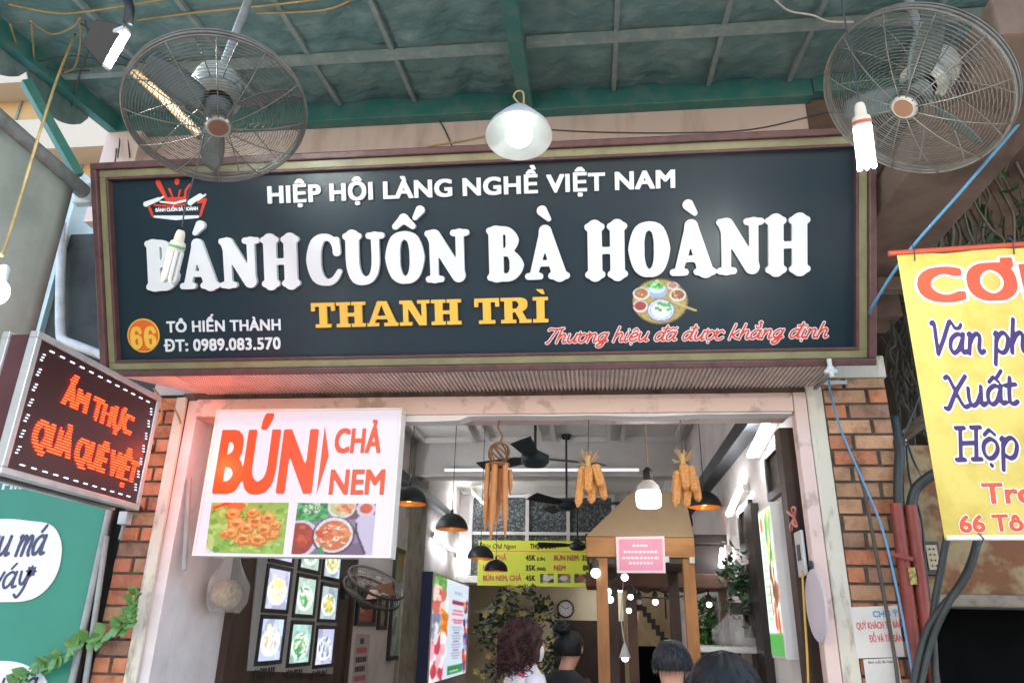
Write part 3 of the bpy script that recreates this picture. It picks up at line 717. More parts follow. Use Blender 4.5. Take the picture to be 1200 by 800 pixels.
MB().box((-3.35, -.06, 4.82), (1.45, .028, 4.985)).build('wall_beam', M_gsteel, canopy, bevel=.006)
MB().box((1.455, -.06, 4.85), (3.1, .02, 4.985)).build('wall_beam', M_gsteel, canopy, bevel=.006)
MB().bar((-.39, -.07, cz(-.07) - .075), (-.38, -3, cz(-3) - .075), .085, .1).build('main_rafter', M_gsteel, canopy, bevel=.004)
MB().bar((-3.30, -.62, cz(-.62) - .03), (-.44, -.62, cz(-.62) - .03), .045, .05).build('purlin', M_rib, canopy)
MB().bar((-.335, -.66, cz(-.66) - .03), (3.0, -.66, cz(-.66) - .03), .045, .05).build('purlin', M_rib, canopy)
MB().bar((-3.30, -1.9, cz(-1.9) - .03), (3.0, -1.9, cz(-1.9) - .03), .045, .05).build('purlin', M_rib, canopy)
for x in (-2.75, -2.2, -1.67, -1.15, .19, .8, 1.31, 1.95, 2.5):
    MB().bar((x, -.07, cz(-.07) - .0), (x - .01, -3, cz(-3) - .0), .028, .03).build('rib', M_rib, canopy)
MB().bar((-3.32, -.02, cz(0) - .06), (-3.32, -3, cz(-3) - .06), .07, .12).build('edge_beam', M_gsteel, canopy)
# slanting strut from the edge beam down to the bracket at the left of the sign
a_ = at(30, 96, X=-3.2); e_ = at(92, 206, X=-2.95)
MB().bar(a_, e_, .06, .05).build('strut', M_gsteel, canopy)
# scalloped valance at the canopy's left edge
P = [(-3.37, -.25, cz(-.25)), (-3.37, -3, cz(-3))]; n = 60; low_ = []
for i in range(n + 1):
    y = -3 + (2.75) * i / n; s = abs(math.sin((y + .25) * math.pi / .55)) ** .6
    low_.append((-3.37, y, cz(y) - .13 - .16 * s))
MB().slab(P + low_, (.008, 0, 0)).build('valance', M_tarp, canopy)
# ------------------------------------------------------------------ signs round the doorway
M_alu = mat('aluminium', (.55, .55, .54), .35, metal=.6, var=.15, nscale=12)
M_whitebox = mat('white_painted_metal', (.78, .76, .72), .45, var=.12, nscale=5)
# LED sign, at right angles to the facade
FL = Frame((-2.2, -1.52, 2.11), (0, 1, 0), (0, 0, 1)); LW, LH = .905, .575
led = thing('led_sign', 'maroon LED sign box with glowing red dot lettering on the left pillar', 'led sign', FL.w(LW / 2, 0))
Ml = FL.mat(); M_ledbox = mat('maroon_box', (.065, .018, .022), .5, var=.3)
MB().box((.012, .012, -.14), (LW - .012, LH - .012, -.008)).build('case', M_ledbox, led, M=Ml)
MB().box((.03, .03, -.006), (LW - .03, LH - .03, .002)).build('display', mat('led_display', (.035, .008, .01), .35), led, M=Ml)
MB().ring(0, 0, LW, LH, .028, -.03, .008).build('frame', M_alu, led, M=Ml, bevel=.003)
MB().ring(0, 0, LW, LH, .028, -.15, -.118).build('frame', M_alu, led, M=Ml, bevel=.003)
M_led = mat('lit_red_led', (1, .1, .03), .5, emit=2.0, ecol=(1, .02, .003))
M_ledw = mat('lit_white_led', (.8, .85, 1), .5, emit=.32, ecol=(.8, .88, 1))
def led_text(txt, bl_, br_, tl_):
    loops = lettering(FL, txt, bl_, br_, tl_, M_led, led, 'sans', .06, res=.04, raw=True)
    # rows of lamps: scan the outlines line by line
    b = MB(); step = .0118; lo_ = min(l[:, 1].min() for l in loops); hi_ = max(l[:, 1].max() for l in loops)
    y = lo_ + step * .5
    while y < hi_:
        xs = []
        for l in loops:
            A, B = l, np.roll(l, -1, 0); c = (A[:, 1] <= y) != (B[:, 1] <= y)
            xs += list((A + (B - A) * ((y - A[:, 1]) / np.where(B[:, 1] == A[:, 1], 1, B[:, 1] - A[:, 1]))[:, None])[c][:, 0])
        xs.sort()
        for i in range(0, len(xs) - 1, 2):
            if xs[i + 1] - xs[i] > .003: b.box((xs[i], y - .0025, .0025), (xs[i + 1], y + .0025, .006))
        y += step
    b.build('lettering', M_led, led, M=Ml)
led_text('ẨM THỰC', (70, 474), (152, 511), (77, 447))
led_text('QUÀ QUÊ VIỆT', (33, 523), (157, 569), (40, 487))
b = MB()
def dash(x, y, w, h): b.box((x - w / 2, y - h / 2, .0025), (x + w / 2, y + h / 2, .007))
for i in range(12):
    t = .1 + i * .064
    dash(t, LH - .055, .024, .0045); dash(t, .052, .024, .0045)
for i in range(7):
    for k in range(3):
        y = .09 + i * .063 + k * .013
        dash(.055 + .004 * k, y, .011, .0035); dash(LW - .055 - .004 * k, y, .011, .0035)
b.build('border_lamps', M_ledw, led, M=Ml)
for z_ in (2.2, 2.55): MB().bar((-2.335, -.60, z_), (-2.56, -.03, z_), .022, .03).build('bracket', M_grey, led)
ll = bpy.data.lights.new('led_glow', 'POINT'); ll.energy = 1.3; ll.color = (1, .10, .03); ll.shadow_soft_size = .06
lo_ = bpy.data.objects.new('led_glow', ll); COL.objects.link(lo_); lo_.location = (-2.12, -.30, 2.45)
# lightbox with the noodle sign
FB = Frame((-2.185, -.12, 1.945), (1, 0, 0), (0, 0, 1))
q = [FB.uv(*p) for p in ((225, 654), (458, 657), (466, 478), (253, 478))]; BW = float(q[1][0]); BH = float(q[2][1]); bx0 = float(q[0][0])
bun = thing('lightbox_sign', 'white lightbox with orange dish names and two food pictures hung in the doorway', 'sign', FB.w(BW / 2, 0))
Mb = FB.mat()
M_face = mat('lit_white_face', (.42, .40, .44), .35, emit=.06, ecol=(.9, .86, 1.0))
M_facep = mat('lit_print', (1, 1, 1), .35, vcol=True, emit=.04, var=.45, lo=.0, hi=.2)
M_lorange = mat('lit_orange', (.52, .055, .006), .4, emit=.055)
MB().box((bx0, .0, -.09), (BW, BH, -.003)).build('case', M_whitebox, bun, M=Mb)
MB().box((bx0 + .012, .012, -.002), (BW - .012, BH - .012, .003)).build('face', M_face, bun, M=Mb)
MB().ring(bx0, 0, BW, BH, .011, -.0025, .008).build('frame', M_whitebox, bun, M=Mb)
lettering(FB, 'BÚN', (248.5, 578.5), (365.5, 578.5), (261, 503.7), M_lorange, bun, 'sans', .034, z0=.0035, depth=.001, res=.03, track=1.02)
lettering(FB, 'CHẢ', (391, 531), (446, 531), (393, 502), M_lorange, bun, 'sans', .035, z0=.0035, depth=.001, res=.04)
lettering(FB, 'NEM', (385, 579.7), (450, 579.7), (387, 550), M_lorange, bun, 'sans', .035, z0=.0035, depth=.001, res=.04)
tri = [FB.uv(*p) for p in ((381, 499), (371, 580), (385.5, 534))]
MB().slab([(t[0], t[1], .0035) for t in tri], (0, 0, .001)).build('divider_mark', M_lorange, bun, M=Mb)
p = Pic(120, 80, (150, 200, 90))
p.scatter(130, (0, 0, 1, 1), .07, [(120, 190, 70), (165, 215, 100), (95, 165, 60), (190, 225, 130)], .1, .6)
p.poly([(.0, .9), (.12, 1), (0, 1)], (230, 230, 235))
for t in range(7): p.ell(.06 + t * .02, .1 - t * .012, .05, .03, (225, 70, 40), .1, -.4); p.ell(.24 + t * .025, .05 + (t % 3) * .03, .06, .05, (235, 120, 60), .1)
for cx, cy, rr in ((.3, .22, .1), (.36, .42, .12), (.6, .36, .12), (.76, .3, .1), (.55, .2, .09), (.3, .6, .1), (.47, .7, .12), (.66, .72, .12), (.82, .6, .11), (.86, .44, .08), (.72, .52, .1), (.5, .5, .1), (.22, .62, .06)):
    p.ell(cx, cy + .02, rr, rr * 1.15, (205, 125, 50), .12, wob=.12); p.ell(cx, cy - .01, rr * .85, rr * .95, (238, 176, 92), .12, wob=.15)
    p.ell(cx - .01, cy + .02, rr * .4, rr * .35, (196, 112, 50), .2); p.ell(cx + .01, cy - .05, rr * .4, rr * .25, (250, 212, 140), .1)
p.scatter(60, (.2, .1, .95, .85), .014, [(170, 85, 30), (250, 200, 120), (215, 130, 60)], .1); p.blur(1)
p.build('food_picture', quad_fn(FB, (248.5, 588.7), (339, 588.7), (332, 649), (241, 647), .0045), M_facep, bun, M=Mb)
p = Pic(120, 76, (130, 110, 160)); p.scatter(60, (0, 0, 1, 1), .12, [(120, 95, 130), (150, 130, 170), (110, 80, 90)], .1)
p.ell(.2, .1, .24, .28, (40, 150, 85)); p.scatter(40, (.0, -.1, .42, .35), .05, [(40, 160, 80), (90, 200, 120), (25, 120, 65)], .15, within=(.2, .1, .23, .27)); p.scatter(40, (.08, -.05, .3, .2), .03, [(240, 245, 225), (220, 235, 210)], .05, .3)
p.ell(.57, .06, .18, .24, (235, 232, 225)); p.ell(.57, .05, .15, .2, (200, 215, 140)); p.scatter(14, (.46, 0, .7, .2), .045, [(240, 170, 120), (250, 220, 180), (230, 120, 70)])
p.ell(.88, .1, .12, .17, (225, 215, 235)); p.ell(.88, .1, .08, .1, (225, 90, 50), .2)
p.ell(.08, .7, .24, .36, (225, 220, 232)); p.ell(.07, .7, .2, .31, (150, 60, 50)); p.scatter(22, (-.05, .42, .24, .98), .055, [(190, 60, 35), (215, 90, 50), (160, 45, 30)], .15, within=(.07, .7, .17, .28))
p.ell(.5, .63, .27, .37, (60, 48, 80)); p.ell(.5, .62, .245, .34, (238, 236, 242)); p.ell(.5, .63, .21, .29, (215, 120, 60))
p.scatter(36, (.3, .36, .7, .9), .05, [(235, 110, 55), (245, 150, 90), (215, 80, 40), (250, 190, 130)], .12, within=(.5, .63, .19, .26)); p.scatter(26, (.34, .4, .66, .86), .035, [(250, 240, 225), (245, 235, 215)], .05, .35, within=(.5, .63, .17, .25))
p.poly([(.76, .34), (.8, .25), (1.01, .22), (1.01, 1.01), (.92, 1.01), (.84, .8), (.82, .62)], (215, 208, 232), .03); p.poly([(.3, .98), (.36, .8), (.42, 1.0)], (60, 160, 90))
for y in np.arange(.4, .98, .035): p.ell(.775 + max(0, y - .55) * .32, y, .016, .022, (50, 38, 70), .1)
p.blur(1)
p.build('food_picture', quad_fn(FB, (349.4, 589), (441, 590), (436, 650), (341.5, 649), .0045), M_facep, bun, M=Mb)
# hanging yellow banner
phi = math.radians(5); A0 = at(1048, 300, d=3.0)
FY = Frame(A0 - np.array([0, 0, 1.115]), (math.cos(phi), -math.sin(phi), 0), (0, 0, 1))
ban = thing('banner', 'yellow cloth banner with red and purple lettering hung from a red rod', 'banner', FY.w(.4, 0))
My = FY.mat(); BNW, BNH = .86, 1.115
M_bcloth = mat('yellow_banner_cloth', (.60, .47, .10), .6, var=.12, nscale=6, col2=(.50, .37, .06), bump=.35, bscale=4)
def bz(u, v): return .006 * math.sin(v * 5 + u * 9) + .004 * math.sin(u * 31 + v * 3) * (1 - v)
MB().grid(lambda u, v: (BNW * u + .02 * (v - .5) * (1 - u), BNH * v + .006 * math.sin(u * 20) * (v > .98), 0), 10, 10).build('cloth', M_bcloth, ban, M=My, solid=.003)
M_bw = mat('banner_white_print', (.8, .77, .72), .6); M_bp = mat('banner_purple_print', (.035, .010, .10), .55, var=.25, nscale=5); M_br = mat('banner_red_print', (.62, .075, .02), .55, var=.15, nscale=5)
kw = dict(z0=.003, depth=.0008)
def btext(t, pl, pr, top, m, style, o_, **k2): lettering(FY, t, pl, pr, top, m, ban, style, outline=(o_, M_bw), **kw, **k2)
btext('CƠM', (1078, 357), (1262, 351), (1078, 313), M_br, 'sans', .06, weight=.075, res=.04, track=1.1)
nibm = [[1.25, .35], [-.2, .8]]
btext('Văn phòng', (1088, 415.5), (1268, 412), (1085, 379), M_bp, 'pen', .052, rad=.06, shear=.14, nib=nibm, res=.035)
btext('Xuất', (1105, 478.5), (1195, 473), (1101, 443), M_bp, 'pen', .052, rad=.062, shear=.14, nib=nibm, res=.035)
btext('Hộp', (1118, 539), (1195, 536.5), (1115, 502), M_bp, 'pen', .052, rad=.062, shear=.14, nib=nibm, res=.035)
btext('Trong', (1152, 590.5), (1255, 589), (1147, 566), M_br, 'sans', .05, weight=.035, shear=.08, res=.05)
btext('66 Tô', (1125, 624), (1200, 622), (1122, 604), M_br, 'sans', .05, weight=.035, shear=.08, res=.05)
MB().tube([FY.w(-.02, BNH + .012, 0), FY.w(BNW + .02, BNH + .012, 0)], .012, 10).build('rod', mat('red_rod', (.45, .07, .03), .5), ban)
MB().tube([FY.w(-.004, .004, 0), FY.w(BNW, .004, 0)], .009, 8).build('hem_rod', M_bw, ban)
b = MB()
for u_ in (.07, .43, .8):
    b.tube([FY.w(u_, BNH - .03, .006), FY.w(u_ + .004, BNH + .02, .014), FY.w(u_, BNH + .05, .0)], .0025, 5)
b.tube([FY.w(.1, .02, .006), FY.w(.11, .0, .012), FY.w(.1, -.02, .004)], .0025, 5)
b.build('wire_tie', M_grey, ban)
# neighbour's green board
FG = Frame((-4.1, -.05, .7), (1, 0, 0), (0, 0, 1))
gx = float(FG.uv(125, 600)[0]); gtop = 1.72
gb = thing('green_board', 'green shop board with white blobs of dark blue handwriting at the left edge', 'sign', FG.w(gx / 2, -.7 + .0))
Mg = FG.mat(); M_green = mat('green_board_paint', (.012, .20, .125), .5, var=.2, nscale=2, col2=(.016, .225, .145)); M_navy = mat('navy_print', (.035, .038, .10), .5)
MB().box((0, -.68, -.03), (gx, gtop, 0)).build('board', M_green, gb, M=Mg)
MB().box((gx - .004, -.68, -.028), (gx + .035, gtop, .012)).build('edge_strip', mat('dark_wood_edge', (.06, .045, .035), .7, var=.3), gb, M=Mg)
def blob(pts, name, z):
    P = catmull([FG.uv(*p) for p in pts], 8, True)
    MB().slab([(q_[0], q_[1], z) for q_ in P], (0, 0, .006)).build(name, mat('blob_white', (.74, .76, .77), .5), gb, M=Mg)
blob([(-60, 615), (0, 608), (35, 610), (62, 616), (73, 640), (66, 675), (42, 700), (5, 705), (-50, 700), (-80, 660)], 'white_blob', .001)
blob([(-70, 790), (-30, 777), (10, 774), (36, 781), (56, 800), (50, 850), (0, 870), (-70, 860)], 'white_blob', .001)
pk = dict(z0=.008, depth=.002, rad=.052, res=.03)
lettering(FG, 'rau má', (-30, 652), (53, 650), (-28, 616), M_navy, gb, 'pen', shear=.12, **pk)
lettering(FG, 'váy', (-12, 690), (33, 688), (-10, 660), M_navy, gb, 'pen', shear=.12, **pk)
lettering(FG, 'u má', (-10, 813), (44, 812), (-8, 784), M_navy, gb, 'pen', shear=.12, **pk)
b = MB(); c0 = FG.uv(38, 669); n = 60
b.slab([(c0[0] + (.028 + .005 * math.cos(8 * t)) * math.cos(t), c0[1] + (.028 + .005 * math.cos(8 * t)) * math.sin(t), .008) for t in [2 * math.pi * i / n for i in range(n)]], (0, 0, .002)).build('flower_mark', M_navy, gb, M=Mg)
lettering(FG, 'HIẾN T', (2, 573.5), (66, 571), (2, 562), mat('pale_print', (.6, .66, .64), .5), gb, 'sans', .05, res=.05)
# ------------------------------------------------------------------ left neighbour
M_canvas = mat('grey_canvas', (.32, .355, .32), .75, var=.25, nscale=2, col2=(.24, .27, .24), bump=.1, bscale=8)
M_pvc = mat('white_pvc', (.55, .58, .57), .4, var=.25, nscale=8)
M_tubeg = mat('grey_tube', (.23, .25, .25), .5, var=.3, nscale=10, metal=.2)
aw = thing('roller_awning', 'grey canvas awning side hanging from a thick grey roller tube above the LED sign', 'awning', (-2.9, -1.2, 2.4))
MB().tube([(-2.9, -.66, 3.92), (-2.9, -3.2, 3.92)], .045, 16).build('roller_tube', M_tubeg, aw, smooth=40)
def canv(u, v):
    y = -.74 - 2.4 * u; z = 3.89 - 1.7 * v
    return (-2.9 + .012 * math.sin(y * 7 + z * 3) * v, y + .03 * v * (1 - u), z)
MB().grid(canv, 30, 20).build('canvas', M_canvas, aw, smooth=180, solid=.01)
MB().box((-2.96, -.66, 3.85), (-2.84, -.6, 3.98)).build('end_bracket', M_pvc, aw, bevel=.01)
nb = thing('neighbour_building', 'pale blue neighbour wall with a dark recess left of the shop sign', 'building', (-4.2, .3, 0))
M_blue = mat('pale_blue_plaster', (.50, .66, .66), .75, var=.15, nscale=3)
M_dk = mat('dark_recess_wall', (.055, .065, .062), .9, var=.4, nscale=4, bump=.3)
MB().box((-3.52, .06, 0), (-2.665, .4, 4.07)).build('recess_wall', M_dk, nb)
MB().box((-9.0, .02, 0), (-3.525, .4, 4.55)).build('wall', M_blue, nb)
MB().box((-3.36, -.05, 4.1), (-3.10, .05, 4.94)).build('corner_post', M_pinkwall, nb)
fb = thing('apartment_building', 'cream building with horizontal bands seen past the canopy edge', 'building', (-14, 9, 0))
M_cr = mat('cream_paint', (.55, .34, .14), .7, var=.1, nscale=1); M_crw = mat('off_white_paint', (.50, .40, .28), .7)
MB().box((-30, 8, 0), (-5.2, 16, 22)).build('wall', M_cr, fb)
b = MB()
for k in range(1, 12): b.box((-30.1, 7.4, k * 1.75), (-5.1, 7.995, k * 1.75 + .75))
b.build('balcony_band', M_crw, fb)
b = MB()
for i in range(30): b.box((-26 + i * .62, 7.96, 0), (-25.95 + i * .62, 7.995, 22))
b.build('mullion', M_tubeg, fb)
pipe = setp(MB().tube(catmull([at(73, 262, Y=-.02), at(71, 330, Y=-.02), at(71, 385, Y=-.02), at(74, 398, Y=-.02), at(88, 404, Y=-.02), at(122, 417, Y=-.02)], 5), .03, 12).build('drain_pipe', M_pvc, smooth=60),
            'white plastic drain pipe with an elbow left of the dark sign', 'pipe')
# houses across the street: they close the view behind the camera and colour the light
M_opp = mat('far_plaster', (.66, .58, .46), .8, var=.2, nscale=.5)
# ------------------------------------------------------------------ right neighbour
rn = thing('old_house', 'old dark house with stained yellow wall, brown overhang and dark doorway right of the shop', 'building', (3, 1, 0))
M_brown = mat('brown_concrete', (.17, .115, .085), .85, var=.35, nscale=3, col2=(.10, .068, .05), bump=.25, bscale=12)
M_stain = mat('stained_ochre_plaster', (.32, .24, .12), .85, var=.5, nscale=5.5, col2=(.20, .085, .035), bump=.4, bscale=14, lo=.47, hi=.58)
M_void = mat('interior_shade', (.004, .0045, .005), .95, spec=.05, var=.3)  # near-black colour stands in for the shade inside openings
MB().box((1.43, -1.9, 3.55), (1.84, .025, 3.72)).build('overhang', M_brown, rn, bevel=.01)
MB().box((1.425, .035, 3.45), (1.62, .3, 5.6)).build('side_pier', M_brown, rn)
MB().box((1.625, .22, 3.4), (1.86, .5, 4.9)).build('upper_wall', M_brown, rn)
MB().slab([(1.43, -.05, 3.45), (1.83, -.05, 3.45), (1.83, -.02, 3.545), (1.43, -.02, 3.545)], (0, .07, 0)).build('overhang_beam', M_brown, rn)
MB().box((1.625, .25, 1.83), (9, .5, 2.62)).build('stained_wall', M_stain, rn)
MB().box((1.625, .2, 1.765), (9, .5, 1.827)).build('door_lintel', mat('dirty_stone', (.26, .22, .16), .85, var=.5, nscale=9, bump=.3), rn, bevel=.01)
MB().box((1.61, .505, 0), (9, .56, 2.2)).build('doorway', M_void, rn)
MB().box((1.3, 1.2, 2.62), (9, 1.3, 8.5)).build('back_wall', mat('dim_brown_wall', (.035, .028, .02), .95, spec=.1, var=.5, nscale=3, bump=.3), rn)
MB().box((1.87, -.35, 4.25), (9, 1.15, 4.4)).build('upper_slab', M_brown, rn)
M_wood = mat('grey_timber', (.16, .125, .085), .8, var=.5, nscale=6, stretch=(1, 1, 5), bump=.2)
MB().bar(at(1058, 512, Y=.3), at(1092, 485, Y=.2), .06, .05).build('timber', M_wood, rn)
MB().bar(at(1050, 545, Y=.35), at(1100, 530, Y=.3), .05, .04).build('timber', M_wood, rn)
# hanging roots / vegetation at the right
M_root = mat('dark_roots', (.12, .115, .08), .9, var=.4); M_dleaf = mat('dark_leaf', (.05, .085, .045), .6, var=.4, nscale=20)
b = MB(); rnd = random.Random(5)
for i in range(70):
    x = rnd.uniform(1.9, 2.9); y = rnd.uniform(-.3, .4); z = rnd.uniform(4.0, 4.3)
    pts = [(x, y, z)]
    for k in range(6): x += rnd.uniform(-.05, .05); z -= rnd.uniform(.08, .2); y += rnd.uniform(-.03, .03); pts.append((x, y, z))
    b.tube(catmull(pts, 3), rnd.uniform(.003, .012), 5)
roots = thing('hanging_roots', 'tangle of dark hanging roots and leaves above the yellow banner', 'roots', (2.4, 0, 2.8))
b.build('root_strands', M_root, roots, smooth=180)
def leaf_cloud(n, fn, size, rnd, bend=.3):
    b = MB()
    for _ in range(n):
        c = np.array(fn(rnd)); a = rnd.uniform(0, 6.28); t = rnd.uniform(-.9, .9); s = size * rnd.uniform(.6, 1.3)
        d = np.array([math.cos(a) * math.cos(t), math.sin(a) * math.cos(t), math.sin(t)]); w = _n(np.cross(d, [rnd.uniform(-1, 1), rnd.uniform(-1, 1), 1.2])); nn = np.cross(w, d)
        b.add([c, c + d * s * .45 + w * s * .28 - nn * s * .06, c + d * s + nn * s * bend * .3, c + d * s * .45 - w * s * .28 - nn * s * .06, c + d * s * .5 + nn * s * .04], [(0, 1, 4), (1, 2, 4), (2, 3, 4), (3, 0, 4)])
    return b
leaf_cloud(260, lambda r: (r.uniform(1.95, 2.9), r.uniform(-.3, .3), r.gauss(3.6, .3)), .09, rnd).build('leaves', M_dleaf, roots)
# red pipes, cables, cords
M_redp = mat('red_painted_pipe', (.27, .05, .035), .5, var=.4, nscale=8, col2=(.19, .04, .03), bump=.1)
rp = thing('red_conduit', 'pair of red painted pipes clamped beside the right brick pillar', 'pipe', (1.57, -.06, 0))
for pa, pb in (((1050, 590), (1076, 800)), ((1067, 592), (1094, 800))):
    A_ = at(*pa, Y=-.055); B_ = at(*pb, Y=-.055); B_ = A_ + (B_ - A_) * 2.6
    MB().tube([A_, B_], .03, 14).build('pipe', M_redp, rp, smooth=50)
A_ = at(1042, 648, Y=-.1); B_ = at(1070, 655, Y=-.1)
MB().bar(A_, B_, .012, .02).build('clamp', M_redp, rp)
b = MB(); c_ = at(1068, 672, Y=-.09)
M_tag = mat('yellow_black_tag', (.5, .42, .12), .6, var=.9, nscale=60, col2=(.02, .02, .02))
MB().box((c_[0] - .012, -.094, c_[2] - .05), (c_[0] + .02, -.086, c_[2] + .03)).build('tag', M_tag, rp)
M_cable = mat('dark_green_cable', (.035, .045, .042), .5, var=.3, nscale=20)
M_bcord = mat('light_blue_cord', (.10, .30, .50), .45); M_brcord = mat('brown_cord', (.10, .085, .065), .7, var=.3)
M_wire = mat('ochre_wire', (.36, .25, .10), .6, var=.3); M_thin = mat('dark_wire', (.05, .05, .05), .6); M_ww = mat('pale_wire', (.55, .55, .52), .5)
def wire(name, pts, r, m, label, cat='cable', group=None, **k):
    P = [at(p[0], p[1], **({'Y': p[2]} if len(p) > 2 else k)) for p in pts]
    return setp(MB().tube(catmull(P, 6) if len(P) > 2 else P, r, 7).build(name, m, smooth=180), label, cat, group)
wire('cable', [(1111, 622, -.2), (1103, 665, -.19), (1094, 720, -.17), (1095, 770, -.16), (1099, 830, -.16)], .017, M_cable, 'thick dark cable dropping straight from the banner corner past the stained wall')
wire('cable', [(1146, 632, -.3), (1138, 660, -.29), (1122, 690, -.26), (1090, 732, -.2), (1074, 785, -.17), (1066, 840, -.16)], .019, M_cable, 'upper of the two thick dark cables sweeping left across the red pipes')
wire('cable', [(1144, 640, -.32), (1134, 672, -.3), (1112, 706, -.27), (1094, 745, -.22), (1082, 790, -.19), (1074, 840, -.18)], .015, M_cable, 'lower of the two thick dark cables sweeping left across the red pipes')
wire('cable', [(1053, 596, -.055), (1053, 560, -.05), (1054, 530, -.04), (1050, 510, 0), (1047, 490, .05)], .026, M_cable, 'dark cable rising out of the left red pipe along the brick pillar')
wire('cable', [(1067, 597, -.055), (1072, 575, -.06), (1084, 562, -.08), (1100, 552, -.1), (1120, 540, -.1)], .026, M_cable, 'dark cable curving right out of the right red pipe behind the banner')
for i, (pp, lb) in enumerate(((([(1062, 515, .1), (1073, 545, .06), (1085, 560, 0), (1096, 552, -.05)]), 'thin dark wire looping from the timber to the curved cable'),
                              ([(1058, 510, .1), (1075, 470, .15), (1085, 430, .2)], 'thin pale green wire rising steeply in the dark gap beside the banner'),
                              ([(1062, 520, .08), (1066, 560, .05), (1080, 610, 0), (1084, 660, -.02), (1090, 705, -.05)], 'thin dark wire hanging down past the socket box'))):
    wire('wire', pp, .006, M_cable, lb, 'wire')
b = MB(); rnd = random.Random(31)
for i in range(26):
    pts = []; x, y = rnd.uniform(1028, 1066), rnd.uniform(300, 420)
    for k in range(6): pts.append(at(x, y, Y=rnd.uniform(.25, .8))); x += rnd.uniform(-8, 22); y += rnd.uniform(10, 45)
    b.tube(catmull(pts, 4), rnd.uniform(.004, .012), 5)
setp(b.build('cable_tangle', mat('dusty_cable', (.06, .058, .05), .8, var=.4, nscale=20), smooth=180), 'tangle of thin dusty cables in the dark gap beside the yellow banner', 'cables', None, 'stuff')
wire('blue_cord', [(1200, 138, -1.4), (1130, 220, -1.2), (1062, 298, -1.0), (1024, 356, -.75), (1019, 367, -.6)], .007, M_bcord, 'taut blue cord running from the banner rod up to the right edge', 'cord')
wire('blue_cord', [(971, 444, -.42), (975, 468, -.2), (988, 510, -.08), (1012, 565, -.07), (1034, 620, -.11), (1052, 695, -.13), (1066, 770, -.13), (1076, 830, -.13)], .006, M_bcord, 'slack blue cord hanging down over the right brick pillar', 'cord')
wire('brown_cord', [(1003, 540, -.05), (1014, 580, -.05), (1027, 650, -.05), (1040, 720, -.06), (1050, 780, -.06), (1056, 840, -.06)], .009, M_brcord, 'brown cord running down the right brick pillar over the paper notice', 'cord')
# wall hook with rod
hk = thing('wall_hook', 'white plastic hook and grey rod at the bottom right corner of the sign', 'hook', at(973, 447, Y=-.45))
c_ = at(973, 432, Y=-.47)
MB().ball(c_, (.02, .016, .02)).ball(c_ + (-.018, 0, -.014), .014).ball(c_ + (.018, 0, -.014), .014).tube([c_ + (0, 0, .01), c_ + (0, 0, .05)], .012, 10).tube([c_, c_ + (.004, 0, -.045)], .012, 10).build('hook', M_pvc, hk, smooth=60)
MB().bar(at(972, 440, Y=-.45), at(955, 455, Y=-.06), .016, .016).build('rod', M_tubeg, hk)
MB().bar(at(955, 449, Y=-.045), at(992, 448, Y=-.045), .014, .02).build('flat_bar', M_pvc, hk)
# paper notices on the right pillar
M_paper = mat('white_paper', (.66, .63, .58), .7, var=.1, nscale=6)
FP = Frame((1.26, -.032, 1.3), (1, 0, 0), (0, 0, 1))
def paper(name, px4, label, z=.002):
    q = [FP.uv(*p) for p in px4]; t = thing(name, label, 'paper', FP.w((q[0][0] + q[1][0]) / 2, q[3][1]))
    b = MB(); b.slab([(p[0], p[1], z) for p in q[::-1]], (0, 0, .002)); b.build('sheet', M_paper, t, M=FP.mat()); return t
t = paper('paper_notice', ((996, 711), (1051, 709), (1060, 769), (1004, 771)), 'white paper notice with red and blue capitals taped to the right brick pillar')
M_rp = mat('red_ink', (.55, .10, .10), .6); M_bp2 = mat('blue_ink', (.10, .33, .48), .6)
lettering(FP, 'CHÚ Ý', (1023, 723), (1053, 722), (1021, 715.5), M_bp2, t, 'sans', .06, z0=.0045, res=.06)
lettering(FP, 'QUÝ KHÁCH TỰ BẢO', (1004, 737), (1058, 735), (1002, 729), M_rp, t, 'sans', .03, z0=.0045, res=.06)
lettering(FP, 'ĐỒ VÀ TÀI SẢN', (1019, 752), (1058, 751), (1018, 744), M_rp, t, 'sans', .03, z0=.0045, res=.06)
t = paper('paper_notice', ((1011, 772), (1051, 770), (1062, 835), (1019, 837)), 'plain white paper sheet with small heading under the red lettered notice', .005)
lettering(FP, 'Bánh cuốn Bà Hoành', (1017, 777), (1048, 776), (1016.5, 774), M_thin, t, 'sans', .02, z0=.0075, res=.07)
# socket box
sb = thing('socket_box', 'beige socket plate in a dark box on the stained wall', 'socket', at(1090, 672, Y=.22))
c_ = at(1090, 654, Y=.22)
MB().box((c_[0] - .045, .19, c_[2] - .085), (c_[0] + .045, .248, c_[2] + .085)).build('box', M_thin, sb, bevel=.004)
MB().box((c_[0] - .028, .183, c_[2] - .06), (c_[0] + .028, .19, c_[2] + .065)).build('plate', mat('beige_plastic', (.45, .38, .22), .5), sb)
b = MB()
for i in range(4):
    for k in range(2): b.ball((c_[0] - .01 + .02 * k, .182, c_[2] - .04 + i * .028), .005, 8, 6)
b.build('hole', M_thin, sb)
